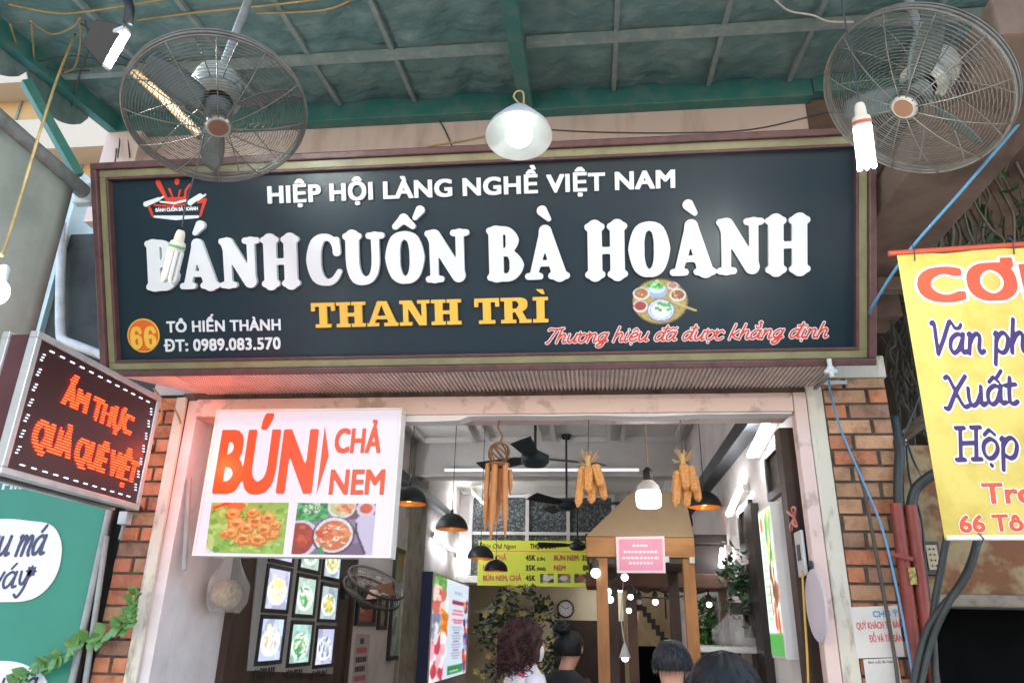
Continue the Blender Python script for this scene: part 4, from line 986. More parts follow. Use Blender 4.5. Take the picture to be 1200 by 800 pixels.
# conduits on the left pillar and ivy
M_cond = mat('grey_conduit', (.30, .33, .31), .5, var=.25, nscale=8)
for pa, pb, lb in (((129, 594), (84, 800), 'thicker left grey conduit running down between green board and bricks'), ((125, 628), (100, 800), 'thinner right grey conduit running down the left brick pillar')):
    A_ = at(*pa, Y=-.06); B_ = at(*pb, Y=-.06); B_ = A_ + (B_ - A_) * 2.4
    setp(MB().tube([A_, B_], .019 if 'thicker' in lb else .015, 10).build('conduit', M_cond, smooth=60), lb, 'pipe', 'conduits on the left pillar')
bs = thing('junction_box', 'small white junction box with wires under the LED sign', 'junction box', at(146, 606, Y=-.06))
c_ = at(147, 606, Y=-.06); MB().box(c_ - (.025, .03, .04), c_ + (.025, .03, .03)).build('box', M_pvc, bs, bevel=.004); MB().tube([c_ - (0, 0, .04), c_ - (.005, 0, .12)], .01, 8).build('plug', M_tubeg, bs)
ivy = thing('ivy_vine', 'trailing green vine climbing right over green board and left brick pillar', 'plant', at(57, 779, Y=-.12))
M_leaf = mat('fresh_green_leaf', (.10, .24, .055), .45, var=.4, nscale=12, col2=(.16, .32, .08))
vp = catmull([at(*p, Y=-.1) for p in ((5, 812), (30, 792), (57, 776), (88, 757), (118, 745), (144, 731), (156, 714), (160, 700))], 8)
MB().tube(vp, .004, 6).build('stem', mat('vine_stem', (.13, .2, .06), .6), ivy, smooth=180)
b = MB(); rnd = random.Random(4)
for i, p in enumerate(vp):
    for _ in range(1 if i % 2 else 2):
        a = rnd.uniform(0, 6.28); s = rnd.uniform(.045, .08); d = _n(np.array([math.cos(a), -.35 + rnd.uniform(-.3, .2), math.sin(a) * .8 - .25])); w = _n(np.cross(d, [0, -1, .3 + rnd.uniform(-.6, .6)])); nn = np.cross(w, d)
        c = p + np.array([rnd.gauss(0, .01), -.01, rnd.gauss(0, .01)]); pr = [(0, 0), (.2, .32), (.5, .4), (.8, .2), (1, 0), (.8, -.2), (.5, -.4), (.2, -.32)]
        b.add([c + d * s * x + w * s * y - nn * s * .25 * (abs(y) - x * x * .5) for x, y in pr] + [c + d * s * .5 + nn * s * .05], [(k, (k + 1) % 8, 8) for k in range(8)])
b.build('leaves', M_leaf, ivy, smooth=180)
# ------------------------------------------------------------------ fans above the sign
M_cage = mat('dark_wire_cage', (.16, .15, .13), .5, metal=.3, var=.3, nscale=15)
M_blade = mat('grey_fan_blade', (.10, .125, .12), .45, metal=.3, var=.3, nscale=6)
M_motor = mat('pale_motor', (.32, .33, .28), .45, var=.3, nscale=8)
def wall_fan(label, cpx, d, offdir, tilt, rad, blade_rot, arm_to, group):
    """cage centre seen at cpx, depth d; offdir is the image direction the hub cap is displaced to"""
    c = at(*cpx, d=d); view = _n(CAM - c)
    od = ROT @ np.array([offdir[0], -offdir[1], 0.0]); od = _n(od - view * np.dot(od, view))
    ax = _n(view * math.cos(tilt) + od * math.sin(tilt))
    t = thing('wall_fan', label, 'fan', c, group)
    u_ = _n(np.cross(ax, [0.3, .2, 1])); v_ = np.cross(ax, u_)
    R3 = lambda r, th, h: c + u_ * r * math.cos(th) + v_ * r * math.sin(th) + ax * h
    def dome(r, s): q = r / rad; return s * (.075 * (1 - q ** 2.6) + .018)
    circ = lambda r, h, n=56: [R3(r, 2 * math.pi * i / n, h) for i in range(n)]
    for side, nm in ((1, 'front_guard'), (-1, 'rear_guard')):
        b = MB(); N = 27 if side > 0 else 15
        for i in range(N):
            r = .05 + (rad - .055) * i / (N - 1); b.tube(circ(r, dome(r, side), 48), .00115, 4, closed=True)
        for k in range(12):
            th = 2 * math.pi * k / 12 + (.1 if side > 0 else .35)
            b.tube([R3(r, th, dome(r, side) + side * .003) for r in np.linspace(.045, rad, 9)], .0022, 5)
        b.build(nm, M_cage, t, smooth=180)
    b = MB(); b.tube(circ(rad, 0, 72), .006, 8, closed=True); b.tube(circ(rad, .018, 72), .004, 6, closed=True); b.tube(circ(rad, -.018, 72), .004, 6, closed=True); b.build('rim', M_cage, t, smooth=180)
    b = MB(); b.lathe([(.0, .094), (.04, .094), (.047, .088), (.047, .082)], c, ax, 28); b.build('hub_cap', mat('badge_plate', (.45, .43, .38), .35, metal=.5), t, smooth=40)
    M_in = mat('badge_print', (.17, .085, .05), .4)
    b = MB(); b.lathe([(.0, .097), (.033, .097), (.034, .0945)], c, ax, 28); b.build('hub_badge', M_in, t)
    for k in range(3):
        b = MB(); th0 = blade_rot + k * 2 * math.pi / 3; nu, nv = 10, 6; vs = []
        for i in range(nu + 1):
            r = .05 + (rad - .085) * i / nu; q = i / nu; hw = (.10 + .26 * math.sin(math.pi * min(1, q * .62 + .2))) * (1 - .25 * q ** 4) / max(.5, r / rad * 2.0 + .35)
            for j in range(nv + 1):
                s = j / nv - .5; vs.append(R3(r, th0 + s * 2 * hw, -.01 + .075 * s * (1 - .35 * q)))
        b.add(vs, [(i * (nv + 1) + j, i * (nv + 1) + j + 1, (i + 1) * (nv + 1) + j + 1, (i + 1) * (nv + 1) + j) for i in range(nu) for j in range(nv)])
        b.build('blade', M_blade, t, smooth=180, solid=.003)
    b = MB(); b.lathe([(0, .03), (.03, .03), (.05, .015), (.055, -.02)], c, ax, 24); b.build('spinner', M_blade, t, smooth=50)
    b = MB(); b.lathe([(.055, -.055), (.085, -.07), (.09, -.16), (.075, -.21), (.03, -.225), (0, -.225)], c, ax, 24); b.build('motor', M_motor, t, smooth=40)
    b = MB(); m0 = c - ax * .16; arm = np.array(arm_to(m0)); b.tube(catmull([m0, m0 * .55 + arm * .45 + np.array([0, 0, .02]), arm], 5), .017, 10); b.build('arm', M_tubeg, t, smooth=60)
    MB().box(arm - (.05, .04, .01), arm + (.05, .04, .012)).build('mount_plate', M_tubeg, t, bevel=.003)
    return t
up = lambda m0: (m0[0] + .02, m0[1] + .2, cz(m0[1] + .2) - .06)
wall_fan('wire cage fan hung left under the canopy in front of the bowl emblem', (255, 131), 2.7, (.05, 1), math.radians(36), .312, .5, up, 'industrial fans under the canopy')
wall_fan('wire cage fan hung right under the canopy beside the lit bulb', (1072, 110), 2.7, (-.62, .78), math.radians(38), .332, 1.2, up, 'industrial fans under the canopy')
setp(MB().tube([at(158, 86, d=3.15), at(190, 114, d=3.1), at(236, 160, d=3.0)], .02, 10).build('bamboo_pole', mat('ochre_pole', (.17, .105, .055), .6, var=.4), smooth=60), 'ochre pole slanting behind the left wire cage fan', 'pole')
# ------------------------------------------------------------------ lamps under the canopy
M_hot = mat('lit_bulb', (1, 1, 1), .4, emit=1.6, ecol=(.93, 1.0, .98))
M_hots = mat('lit_small_bulb', (1, 1, 1), .4, emit=1.0, ecol=(.95, .97, 1.0))
M_enam = mat('white_enamel', (.50, .52, .50), .3, var=.08)
def point(name, loc, w, col=(.95, 1, .98), r=.05, parent=None):
    l = bpy.data.lights.new(name, 'POINT'); l.energy = w; l.color = col; l.shadow_soft_size = r
    o = bpy.data.objects.new(name, l); COL.objects.link(o); o.location = tuple(float(v) for v in loc); return o
# white enamel shade, tipped towards the street
pl = thing('pendant_lamp', 'white enamel lamp shade with a glowing bulb hanging before the centre of the sign', 'lamp', at(608, 150, d=2.7))
c = at(608, 160, d=2.72); view = _n(CAM - c); ax = _n(np.array([0.02, -.16, -.98]))
b = MB(); b.lathe([(.035, .125), (.05, .12), (.06, .10), (.075, .085), (.118, .02), (.123, .0), (.118, .004), (.072, .075), (.03, .085)], c, -ax, 40); b.build('shade', M_enam, pl, smooth=50)
b = MB(); b.lathe([(.0, -.035), (.03, -.03), (.047, -.01), (.05, .02), (.046, .06), (.03, .085)], c, -ax, 28); b.build('bulb', mat('lit_shade_bulb', (1, 1, 1), .4, emit=.42, ecol=(.95, 1.0, .98)), pl, smooth=60)
t_ = c - ax * .125
MB().tube(catmull([t_, t_ + (0, .02, .05), t_ + (-.025, .03, .1), t_ + (-.012, .03, .125), t_ + (.012, .03, .11), t_ + (.012, .02, .0)], 6), .004, 6).build('hanger', M_wire, pl, smooth=180)
def cfl(label, top_px, bot_px, d, wire_to, lit):
    """compact fluorescent lamp hanging from its wire"""
    T_ = at(*top_px, d=d); B_ = at(*bot_px, d=d); ax = _n(B_ - T_); Ln = np.linalg.norm(B_ - T_)
    t = thing('hanging_bulb', label, 'light bulb', B_)
    b = MB(); b.lathe([(.010, -.02), (.015, -.012), (.017, .0), (.018, .02), (.026, .026), (.028, .036), (.028, .052), (.024, .06), (0, .061)], T_, ax, 24); b.build('base', mat('ivory_plastic', (.68, .60, .45), .45), t, smooth=40)
    b = MB(); b.lathe([(.0284, .038), (.029, .043), (.0284, .048)], T_, ax, 24); b.build('stripe', mat('stripe_red', (.5, .12, .06), .5) if lit else mat('stripe_green', (.12, .35, .2), .5), t)
    x = _n(np.cross(ax, [0, 1, .1])); y = np.cross(ax, x); b = MB()
    for k in range(4):
        a = k * math.pi / 2 + .4; P = []
        for s in (-1, 1):
            pa = a + s * .42; q = x * math.cos(pa) * .021 + y * math.sin(pa) * .021
            seg = [T_ + q + ax * (.058 + (Ln - .072) * i / 4) for i in range(5)]; P += seg if s < 0 else seg[::-1]
            if s < 0: P.append(T_ + ax * Ln + (x * math.cos(a) + y * math.sin(a)) * .021)
        b.tube(P, 0.0085 if lit else .0075, 10)
    b.build('tubes', M_hot if lit else mat('unlit_tube', (.72, .70, .64), .3), t, smooth=60)
    if lit: point('bulb_glow', T_ + ax * (Ln + .02), 4.0, (.97, 1, .95), .02)
    MB().tube(catmull([T_ - ax * .03] + [np.array(p) for p in wire_to], 5), .003, 5).build('flex', M_thin, t, smooth=180)
    return t
T1 = at(1008, 126, d=2.35)
cfl('lit white tube bulb hanging over the top right corner of the sign', (1008, 128), (1016, 196), 2.35, [at(999, 70, d=2.5), at(986, 0, d=2.7), at(984, -30, d=2.75)], True)
cfl('unlit tube bulb hanging over the first letter of the shop name', (211, 276), (197, 331), 2.7, [at(218, 240, d=2.68), at(232, 190, d=2.66), at(248, 120, d=2.75)], False)
lb = thing('hanging_bulb', 'lit round bulb at the left edge hanging from an ochre cord', 'light bulb', at(-2, 360, d=2.5))
c = at(-3, 342, d=2.5); b = MB(); b.ball(c, (.036, .036, .045), 20, 14).build('bulb', M_hot, lb, smooth=180)
point('bulb_glow', c - (0, .09, .03), 1.5, (.95, 1, .97), .03)
MB().lathe([(.018, .035), (.018, .09), (.01, .1)], c, (0, 0, 1), 16).build('base', M_enam, lb, smooth=40)
wire('ochre_cord', [(2, 300, -2.0), (18, 250, -1.9), (42, 170, -1.75), (66, 95, -1.5), (88, 40, -1.2)], .006, M_wire, 'ochre cord running up from the left edge bulb to the canopy pipe', 'cord')
# LED floodlight
fl = thing('floodlight', 'black LED floodlight clamped to the canopy pipe at the upper left, lit', 'floodlight', at(138, 60, d=2.85))
P0, P1 = at(150, 35, d=2.85), at(124, 80, d=2.85); ux = _n(P1 - P0); vx = _n(np.cross(ux, _n(CAM - P0))); wz = np.cross(ux, vx)
c = (P0 + P1) / 2; h = np.linalg.norm(P1 - P0) / 2
nrm = _n(vx * .93 - wz * .25) if np.dot(vx, [1, 0, -.2]) > 0 else _n(-vx * .93 - wz * .25)
sd = np.cross(nrm, ux)
q = lambda z, g=1.0: [c + ux * h * g * a_ + sd * .055 * g * b_ + nrm * z for a_, b_ in ((-1, -1), (1, -1), (1, 1), (-1, 1))]
MB().prism(q(-.10, .62), q(.0, 1.06)).build('body', mat('black_case', (.012, .013, .014), .45), fl, bevel=.004)
point('flood_glow', c + nrm * .05, 4.0, (.9, 1, .97), .03)
b = MB(); b.add(q(.002, .9), [(0, 1, 2, 3)]); b.build('lens', M_hot, fl)
MB().tube(catmull([at(150, 28, d=2.86), at(152, 12, d=2.86), at(150, 0, d=2.88), at(148, -12, d=2.9)], 4), .018, 8).build('clamp', mat('black_case', (0, 0, 0)), fl, smooth=60)
MB().box(at(140, 36, d=2.8) - (.018, .01, .014), at(140, 36, d=2.8) + (.018, .004, .014)).build('sticker', M_pvc, fl)
# wires under the canopy
def under(px, py, off=.05):
    r_ = ray(px, py); t_ = (4.95 + .148 * CAM[1] - CAM[2]) / (r_[2] - .148 * r_[1]); return (CAM + r_ * t_)[1] - off
W_ = [([(0, 60, -.7), (40, 72, -.7), (90, 66, -.6), (150, 78, -.5)], M_thin, 'dark wire sagging across the left canopy corner'),
      ([(60, 95, -.3), (85, 118, -.15), (120, 120, -.12), (160, 112, -.1)], M_thin, 'dark bundle of wire tied along the green wall beam at the left'),
      ([(300, 16, -.6), (380, 12, -.6), (420, -4, -.6)], M_wire, 'short ochre wire at the top edge right of the left fan'),
      ([(100, 25, -.6), (104, 55, -.5), (92, 92, -.4), (80, 140, -.3)], M_brcord, 'brown cord trailing from the canopy pipe past the green strut'),
      ([(10, 5, -.7), (60, 15, -.66), (100, 14, -.64), (200, -2, -.7)], M_wire, 'ochre wire lying along the pipe at the top left corner'),
      ([(35, 24, -.66), (60, 40, -.64), (85, 32, -.62), (95, 20, -.62)], M_wire, 'ochre wire sagging in a loop below the left canopy pipe'),
      ([(92, 22, -.64), (95, 45, -.6), (88, 78, -.5), (75, 85, -.5)], M_wire, 'ochre wire dropping in a hook from the left canopy pipe'),
      ([(12, 28, -1.2), (25, 70, -1.15), (33, 84, -1.1), (40, 80, -1.1), (37, 28, -1.05)], M_wire, 'ochre wire bent in a long narrow loop at the far upper left'),
      ([(160, 24, -.64), (230, 15, -.64), (300, 8, -.66), (370, 0, -.7)], M_wire, 'ochre wire tied along the canopy pipe above the left fan'),
      ([(95, 28, -.62), (125, 50, -.5), (150, 70, -.4), (210, 78, -.35)], M_thin, 'dark wire slanting from the left pipe toward the left fan'),
      ([(50, 78, -.4), (78, 85, -.3), (100, 83, -.25), (130, 90, -.15), (140, 150, -.04), (138, 185, -.1)], M_thin, 'dark frayed wire hanging over the pink wall left of the fan'),
      ([(145, 105, -.1), (148, 140, -.04), (152, 185, -.06)], M_thin, 'short dark wire hanging straight beside the left fan'),
      ([(128, 95, -.1), (132, 140, -.03), (128, 165, -.03), (136, 172, -.03), (134, 196, -.2)], mat('red_brown_wire', (.22, .07, .05), .6), 'reddish twisted wire dangling above the sign corner'),
      ([(505, 125, -.02), (520, 150, .015), (530, 172, .01)], M_thin, 'short dark wire hanging from a rust spot on the pink wall'),
      ([(500, 172, -.8), (545, 165, -.75), (570, 160, -.7), (600, 156, -.7)], M_wire, 'yellow wire resting on the top edge of the sign left of the lamp'),
      ([(640, 152, -.5), (700, 155, -.5), (790, 156, -.55), (880, 152, -.6), (965, 133, -.8), (1005, 125, -1.4)], M_thin, 'long dark wire running along the sign top to the lit bulb'),
      ([(908, 0, -.9), (925, 13, -.85), (952, 18, -.8), (970, 25, -.75), (1000, 26, -.7)], M_ww, 'white wire looping from the top edge above the right fan'),
      ([(180, 455, -.2), (192, 470, -.1), (205, 480, -.05), (212, 496, -.05)], M_wire, 'ochre wire above the bricks behind the LED sign'),
      ([(190, 470, -.15), (188, 490, -.1), (178, 505, -.1)], M_wire, 'short ochre wire looping down beside the LED sign')]
for pts, m_, lab in W_: wire('wire', [(p[0], p[1], under(p[0], p[1], .09) if p[1] < 100 and p[2] < -.2 else p[2]) for p in pts], .0045 if m_ is M_thin else .006, m_, lab, 'wire')
# rust run on the pink wall
# ------------------------------------------------------------------ street side behind the camera
op = thing('street_house', 'row house across the street', 'building', (0, -16, 0))
MB().box((-20, -22, 0), (20, -15, 6.5)).build('wall', M_opp, op)
# ------------------------------------------------------------------ inside: left wall
FLW = Frame((XL + .003, 0, 0), (0, 1, 0), (0, 0, 1)); FRW = Frame((XR - .003, 0, 0), (0, -1, 0), (0, 0, 1))
M_black = mat('black_frame', (.022, .018, .017), .45, var=.2); M_dwood = mat('dark_wood', (.055, .028, .018), .5, var=.5, nscale=5, stretch=(1, 1, .3), bump=.1)
M_wood2 = mat('orange_wood', (.40, .17, .05), .5, var=.35, nscale=4, stretch=(3, 3, .6), bump=.06)
M_wood3 = mat('orange_wood_beam', (.42, .185, .055), .5, var=.35, nscale=4, stretch=(.6, 3, 3), bump=.06)
M_scr = mat('lit_menu_picture', (1, 1, 1), .3, vcol=True, emit=.16)
M_boardgrey = mat('grey_menu_board', (.36, .37, .36), .5, var=.08)
def quad_box(fr, px4, z0, z1, name, m, parent, **k):
    q = [fr.uv(*p) for p in px4]; P = [(p[0], p[1], z0) for p in q]
    a = sum(P[i][0] * P[(i + 1) % 4][1] - P[(i + 1) % 4][0] * P[i][1] for i in range(4))
    if a < 0: P = P[::-1]
    return MB().slab(P, (0, 0, z1 - z0)).build(name, m, parent, M=fr.mat(), **k)
def rect_px(fr, px4):
    q = np.array([fr.uv(*p) for p in px4]); return (q[[0, 3], 0].mean(), q[[2, 3], 1].mean(), q[[1, 2], 0].mean(), q[[0, 1], 1].mean())
pm = thing('photo_menu', 'dark framed board of nine backlit dish photos on the left wall', 'menu board', FLW.w(2, 1.3))
u0, v0, u1, v1 = 1.02, 1.22, 3.06, 2.66
Mw = FLW.mat()
MB().box((u0 - .26, v0 - .3, 0), (u1 + .2, v1 + .1, .02)).build('backboard', M_dwood, pm, M=Mw)
MB().ring(u0 - .28, v0 - .32, u1 + .22, v1 + .12, .05, .0, .05).build('frame', M_dwood, pm, M=Mw)
quad_box(FLW, ((302.5, 600), (401, 610), (386, 789), (285.6, 785)), .021, .03, 'panel', M_boardgrey, pm)
cols = [[((310, 663.5), (335, 671), (330, 715.5), (303, 710.5)), ((345, 674.5), (366, 680), (361, 721), (339, 717)), ((373, 684.5), (392, 690), (388, 727), (369, 722.5))],
        [((302, 722.5), (327.5, 727), (322, 774.5), (295, 772)), ((338, 729), (361, 733.5), (356, 776.5), (332, 775)), ((368, 735), (387.5, 738), (383.5, 778.5), (363, 776.5))],
        [((318, 605), (342, 613), (337, 659), (311, 653)), ((352, 618), (373, 624), (368, 669.5), (346, 663)), ((378, 632), (397, 638), (393, 679.5), (374, 672.5))]]
dish = [((190, 195, 225), (235, 230, 190), (250, 250, 245)), ((170, 195, 185), (205, 225, 215), (150, 175, 160)), ((160, 180, 190), (225, 200, 90), (90, 190, 120)),
        ((175, 190, 225), (215, 225, 240), (240, 190, 110)), ((160, 200, 190), (90, 180, 90), (150, 220, 140)), ((185, 190, 225), (205, 215, 235), (110, 110, 150))]
k = 0
for row in cols:
    for q4 in row:
        a0, b0, a1, b1 = rect_px(FLW, q4); g = .028
        fr_ = MB().ring(a0 - g, b0 - g, a1 + g, b1 + g, g, .03, .045).build('picture_frame', M_black, pm, M=Mw)
        c1, c2, c3 = dish[k % 6]; p = Pic(36, 46, c1); p.scatter(30, (0, 0, 1, 1), .16, [c1, tuple(min(255, int(x * 1.1)) for x in c1), tuple(int(x * .85) for x in c1)], .06)
        p.ell(.5, .56, .42, .34, (240, 244, 250), .03); p.ell(.5, .54, .34, .28, c2, .06); p.scatter(46, (.18, .26, .82, .82), .09, [c2, c3, tuple(int(x * .8) for x in c2), (245, 248, 250)], .08, .5, within=(.5, .54, .33, .27))
        if k % 3 == 0: p.scatter(5, (.3, .2, .7, .4), .1, [(240, 215, 150), (250, 240, 220)], .05)
        if k % 3 == 1: p.scatter(16, (.3, .3, .7, .75), .05, [(80, 150, 90), (120, 190, 120), (235, 240, 235)], .1, 3.5)
        p.blur(1); p.build('dish_picture', lambda u, v, a0=a0, b0=b0, a1=a1, b1=b1: (a0 + (a1 - a0) * u, b1 + (b0 - b1) * v, .034), M_scr, fr_, M=Mw)
        b = MB(); rr = random.Random(k); x = a0
        while x < a0 + (a1 - a0) * (.9 if k % 3 == 0 else .75):
            w_ = rr.uniform(.018, .04); b.box((x, b0 - .10 - rr.uniform(0, .012), .031), (x + w_, b0 - .055 + rr.uniform(0, .012), .0325)); x += w_ + rr.uniform(.006, .022)
        b.build('caption', M_black, pm, M=Mw); k += 1
# left lightbox menu
FLB = Frame((XL + .2, 0, 0), (0, 1, 0), (0, 0, 1))
lm = thing('menu_lightbox', 'tall backlit dish menu with a dark blue side on the left wall', 'lightbox', FLB.w(7, 1))
a0, b0, a1, b1 = rect_px(FLB, ((509, 663), (549, 690), (545, 795), (500, 794))); b0 = b0 - .02
Mlb = FLB.mat()
MB().box((a0, b0, -.19), (a1, b1, -.004)).build('case', mat('navy_case', (.015, .03, .12), .45), lm, M=Mlb)
MB().ring(a0, b0, a1, b1, .03, -.003, .012).build('frame', M_alu, lm, M=Mlb)
p = Pic(70, 110, (200, 212, 228)); N_ = (.0, 1)
p.poly([(0, 0), (.3, 0), (.42, .25), (.3, .5), (.42, .75), (.1, 1), (0, 1)], (225, 225, 232), .04)
p.scatter(40, (.02, 0, .28, .2), .06, [(60, 130, 70), (100, 170, 90), (40, 100, 60)], .15)
p.scatter(24, (.02, .15, .3, .35), .06, [(200, 100, 90), (230, 200, 190), (190, 60, 60)], .1)
p.poly([(.2, .3), (.42, .36), (.34, .72), (.22, .68)], (220, 130, 40), .15); p.scatter(14, (.22, .36, .38, .66), .05, [(235, 160, 70), (200, 110, 30)], .1)
p.scatter(40, (.02, .6, .3, 1), .07, [(210, 80, 110), (235, 170, 190), (190, 60, 80), (240, 230, 235)], .12)
p.scatter(30, (.02, .4, .2, .62), .05, [(150, 150, 170), (120, 120, 150), (220, 220, 225)], .1)
p.rect(.5, .2, .86, .25, (150, 30, 70), .03)
for i, (y, w_) in enumerate(((.3, .3), (.34, .36), (.4, .34), (.43, .26))): p.rect(.68 - w_ / 2, y, .68 + w_ / 2, y + .018, (225, 60, 95), .25)
for i in range(12): w_ = .3 - .06 * (i % 3); p.rect(.66 - w_ / 2, .48 + i * .03, .66 + w_ / 2, .492 + i * .03, (110, 110, 150), .2)
p.rect(.44, .88, .88, .97, (40, 130, 80), .06); p.rect(.5, .905, .82, .912, (210, 235, 220)); p.rect(.5, .935, .76, .942, (210, 235, 220))
p.scatter(30, (.88, .2, 1, .95), .05, [(110, 70, 140), (160, 130, 190), (210, 80, 60), (230, 140, 60), (70, 60, 110)], .1)
for i in range(5): p.rect(.55 + i * .05, .1, .58 + i * .05, .14, (120, 160, 190), .1)
p.blur(1); p.build('lit_face', lambda u, v: (a0 + .03 + (a1 - a0 - .06) * u, b1 - .03 + (b0 - b1 + .06) * v, .004), M_scr, lm, M=Mlb)
# framed pictures on the left wall
def framed(px4, label, painter, fr=FLW, wd=.045, name='framed_picture', m=M_print, nx=24, ny=40):
    a0, b0, a1, b1 = rect_px(fr, px4); t = thing(name, label, 'picture', fr.w((a0 + a1) / 2, b0))
    MB().ring(a0, b0, a1, b1, wd, 0, .035).build('frame', M_black, t, M=fr.mat())
    p = painter(Pic(nx, ny, (120, 110, 100))).blur(1)
    p.build('print', lambda u, v: (a0 + wd * .8 + (a1 - a0 - wd * 1.6) * u, b1 - wd * .8 + (b0 - b1 + wd * 1.6) * v, .008), m, t, M=fr.mat()); return t
def pt_tall(p):
    p.rect(-1, -1, 2, 2, (120, 170, 155), .12); p.scatter(40, (0, .0, 1, .45), .22, [(190, 110, 60), (120, 150, 80), (200, 150, 90), (90, 130, 90)], .1); p.scatter(40, (0, .45, 1, 1), .2, [(110, 160, 160), (150, 190, 180), (80, 120, 130), (180, 205, 195)], .1)
    p.poly([(.55, .4), (.7, .4), (.5, .9), (.3, .9)], (170, 200, 190)); return p
framed(((462, 641), (481, 648), (471, 773), (452, 772)), 'tall narrow painting of a green garden in a black frame on the left wall', pt_tall, nx=24, ny=60)
def pt_red(p): p.rect(-1, -1, 2, 2, (165, 60, 40), .08); p.scatter(10, (.2, .2, .8, .8), .12, [(200, 130, 60), (120, 40, 30), (215, 170, 90)]); return p
framed(((420, 687), (440, 692), (436, 735), (413, 731)), 'small square red picture in a black frame below the black wall fan', pt_red)
def pt_olive(p): p.rect(-1, -1, 2, 2, (140, 130, 80), .08); return p.scatter(10, (0, 0, 1, 1), .2, [(160, 150, 100), (110, 105, 60)])
framed(((444, 697), (453, 698), (450, 738), (440, 737)), 'small narrow olive picture between the red picture and the tall painting', pt_olive)
ps = thing('paper_poster', 'narrow paper list with dark and red rows low on the left wall', 'poster', FLW.w(3.6, 1.0))
a0, b0, a1, b1 = rect_px(FLW, ((416, 742), (432, 743), (430, 802), (413, 802)))
MB().box((a0, b0 - .3, .001), (a1, b1, .004)).build('sheet', mat('grey_paper', (.50, .46, .45), .7), ps, M=Mw)
for i in range(6):
    b = MB(); rr = random.Random(i); x = a0 + .05 + (0 if i else .1)
    while x < a1 - (.12 if i else .25): w_ = rr.uniform(.03, .06); b.box((x, b1 - .09 - i * .085, .0045), (x + w_, b1 - .04 - i * .085, .006)); x += w_ + .015
    b.build('row', M_rp if i in (1, 4) else M_black, ps, M=Mw)
def dark_fan():
    c = at(438, 688, X=-1.98); t = thing('wall_fan', 'black wall fan turned edge on beside the left wall pictures', 'fan', c); ax = _n((.45, -.25, -.85)); ax = _n(np.array([.30, -.2, .55]))
    u_ = _n(np.cross(ax, [0, 1, 0])); v_ = np.cross(ax, u_); R = .27
    ci = lambda r, h: [c + u_ * r * math.cos(2 * math.pi * i / 32) + v_ * r * math.sin(2 * math.pi * i / 32) + ax * h for i in range(32)]
    b = MB(); [b.tube(ci(R, h), .012, 6, closed=True) for h in (-.05, .05)]; b.build('rim', M_black, t, smooth=180)
    b = MB(); [b.tube(ci(r, s * (.1 - .05 * (r / R) ** 2)), .002, 4, closed=True) for s in (-1, 1) for r in np.linspace(.05, R - .02, 10)]
    for s in (-1, 1):
        for i in range(12): a = i * math.pi / 6; b.tube([c + (u_ * math.cos(a) + v_ * math.sin(a)) * r + ax * s * (.1 - .05 * (r / R) ** 2) for r in (.03, .15, R)], .003, 4)
    b.build('guard', M_cage, t, smooth=180)
    for k in range(3):
        a = k * 2.09; d_ = u_ * math.cos(a) + v_ * math.sin(a); e_ = -u_ * math.sin(a) + v_ * math.cos(a)
        MB().add([c + d_ * .04 - e_ * .03 - ax * .01, c + d_ * .22 - e_ * .07 - ax * .03, c + d_ * .22 + e_ * .06 + ax * .03, c + d_ * .04 + e_ * .03 + ax * .01], [(0, 1, 2, 3)]).build('blade', mat('orange_blade', (.30, .10, .03), .4), t, solid=.004)
    MB().lathe([(0, .0), (.08, -.02), (.085, -.16), (.04, -.2), (0, -.2)], c, ax, 20).build('motor', M_black, t, smooth=40)
    w_ = at(404, 690, X=XL + .03); MB().box(w_ - (.027, .06, .09), w_ + (.03, .06, .09)).tube([w_, c - ax * .15], .025, 8).build('bracket', M_black, t)
dark_fan()
# ------------------------------------------------------------------ fluorescent tubes (lit)
M_tube = mat('lit_fluorescent_tube', (1, 1, 1), .4, emit=8.5, ecol=(.97, .96, 1.0))
def fluo(A_, B_, off, label):
    A_, B_ = np.array(A_), np.array(B_); t = thing('fluorescent_lamp', label, 'lamp', (A_ + B_) / 2, 'fluorescent lamps'); mt_ = M_tube if 'ceiling' not in label else mat('dim_fluorescent_tube', (1, 1, 1), .4, emit=.12, ecol=(.97, .96, 1))
    d = _n(B_ - A_); MB().bar(A_, B_, .05, .05).build('batten', M_whitebox, t)
    o = np.array(off); b = MB().tube([A_ + d * .02 + o, B_ - d * .02 + o], .018, 10); b.build('tube', mt_, t, smooth=60); return t
xr = XR - .03
def onwall(px, X): return at(*px, X=X)
A_ = onwall((889, 532), xr); B_ = onwall((911, 488), xr); A_[2] = B_[2] = (A_[2] + B_[2]) / 2
def hz(pa, pb, X):
    a, b = at(*pa, X=X), at(*pb, X=X); return a, b
a, b_ = hz((886, 533), (908, 490), xr); fluo(a, b_, (-.05, 0, -.01), 'nearest lit tube high on the right wall')
a, b_ = hz((860, 602), (874, 571), xr); fluo(a, b_, (-.05, 0, -.01), 'middle lit tube on the right wall beside the dark picture')
a, b_ = hz((851, 664), (853, 640), xr); fluo(a, b_, (-.05, 0, -.01), 'small far lit tube low on the right wall beyond the cabinet')
xl = XL + .03
a, b_ = hz((507, 627), (526, 643), xl); fluo(a, b_, (.05, 0, -.01), 'left lit tube above the blue sided menu')
a, b_ = hz((534, 650), (551, 664), xl); fluo(a, b_, (.05, 0, -.01), 'farther lit tube on the left wall near the yellow menu board')
a, b_ = at(554, 573, Y=8.6), at(567, 586, Y=8.0); fluo(a, b_, (.0, 0, -.05), 'short tube slanting high by the mezzanine window')
fluo((-1.9, 5.30, 3.52), (.6, 5.30, 3.52), (0, -.05, -.01), 'long unlit white tube along the ceiling beam across the room')  # weak emission only keeps this tube as white as the beam
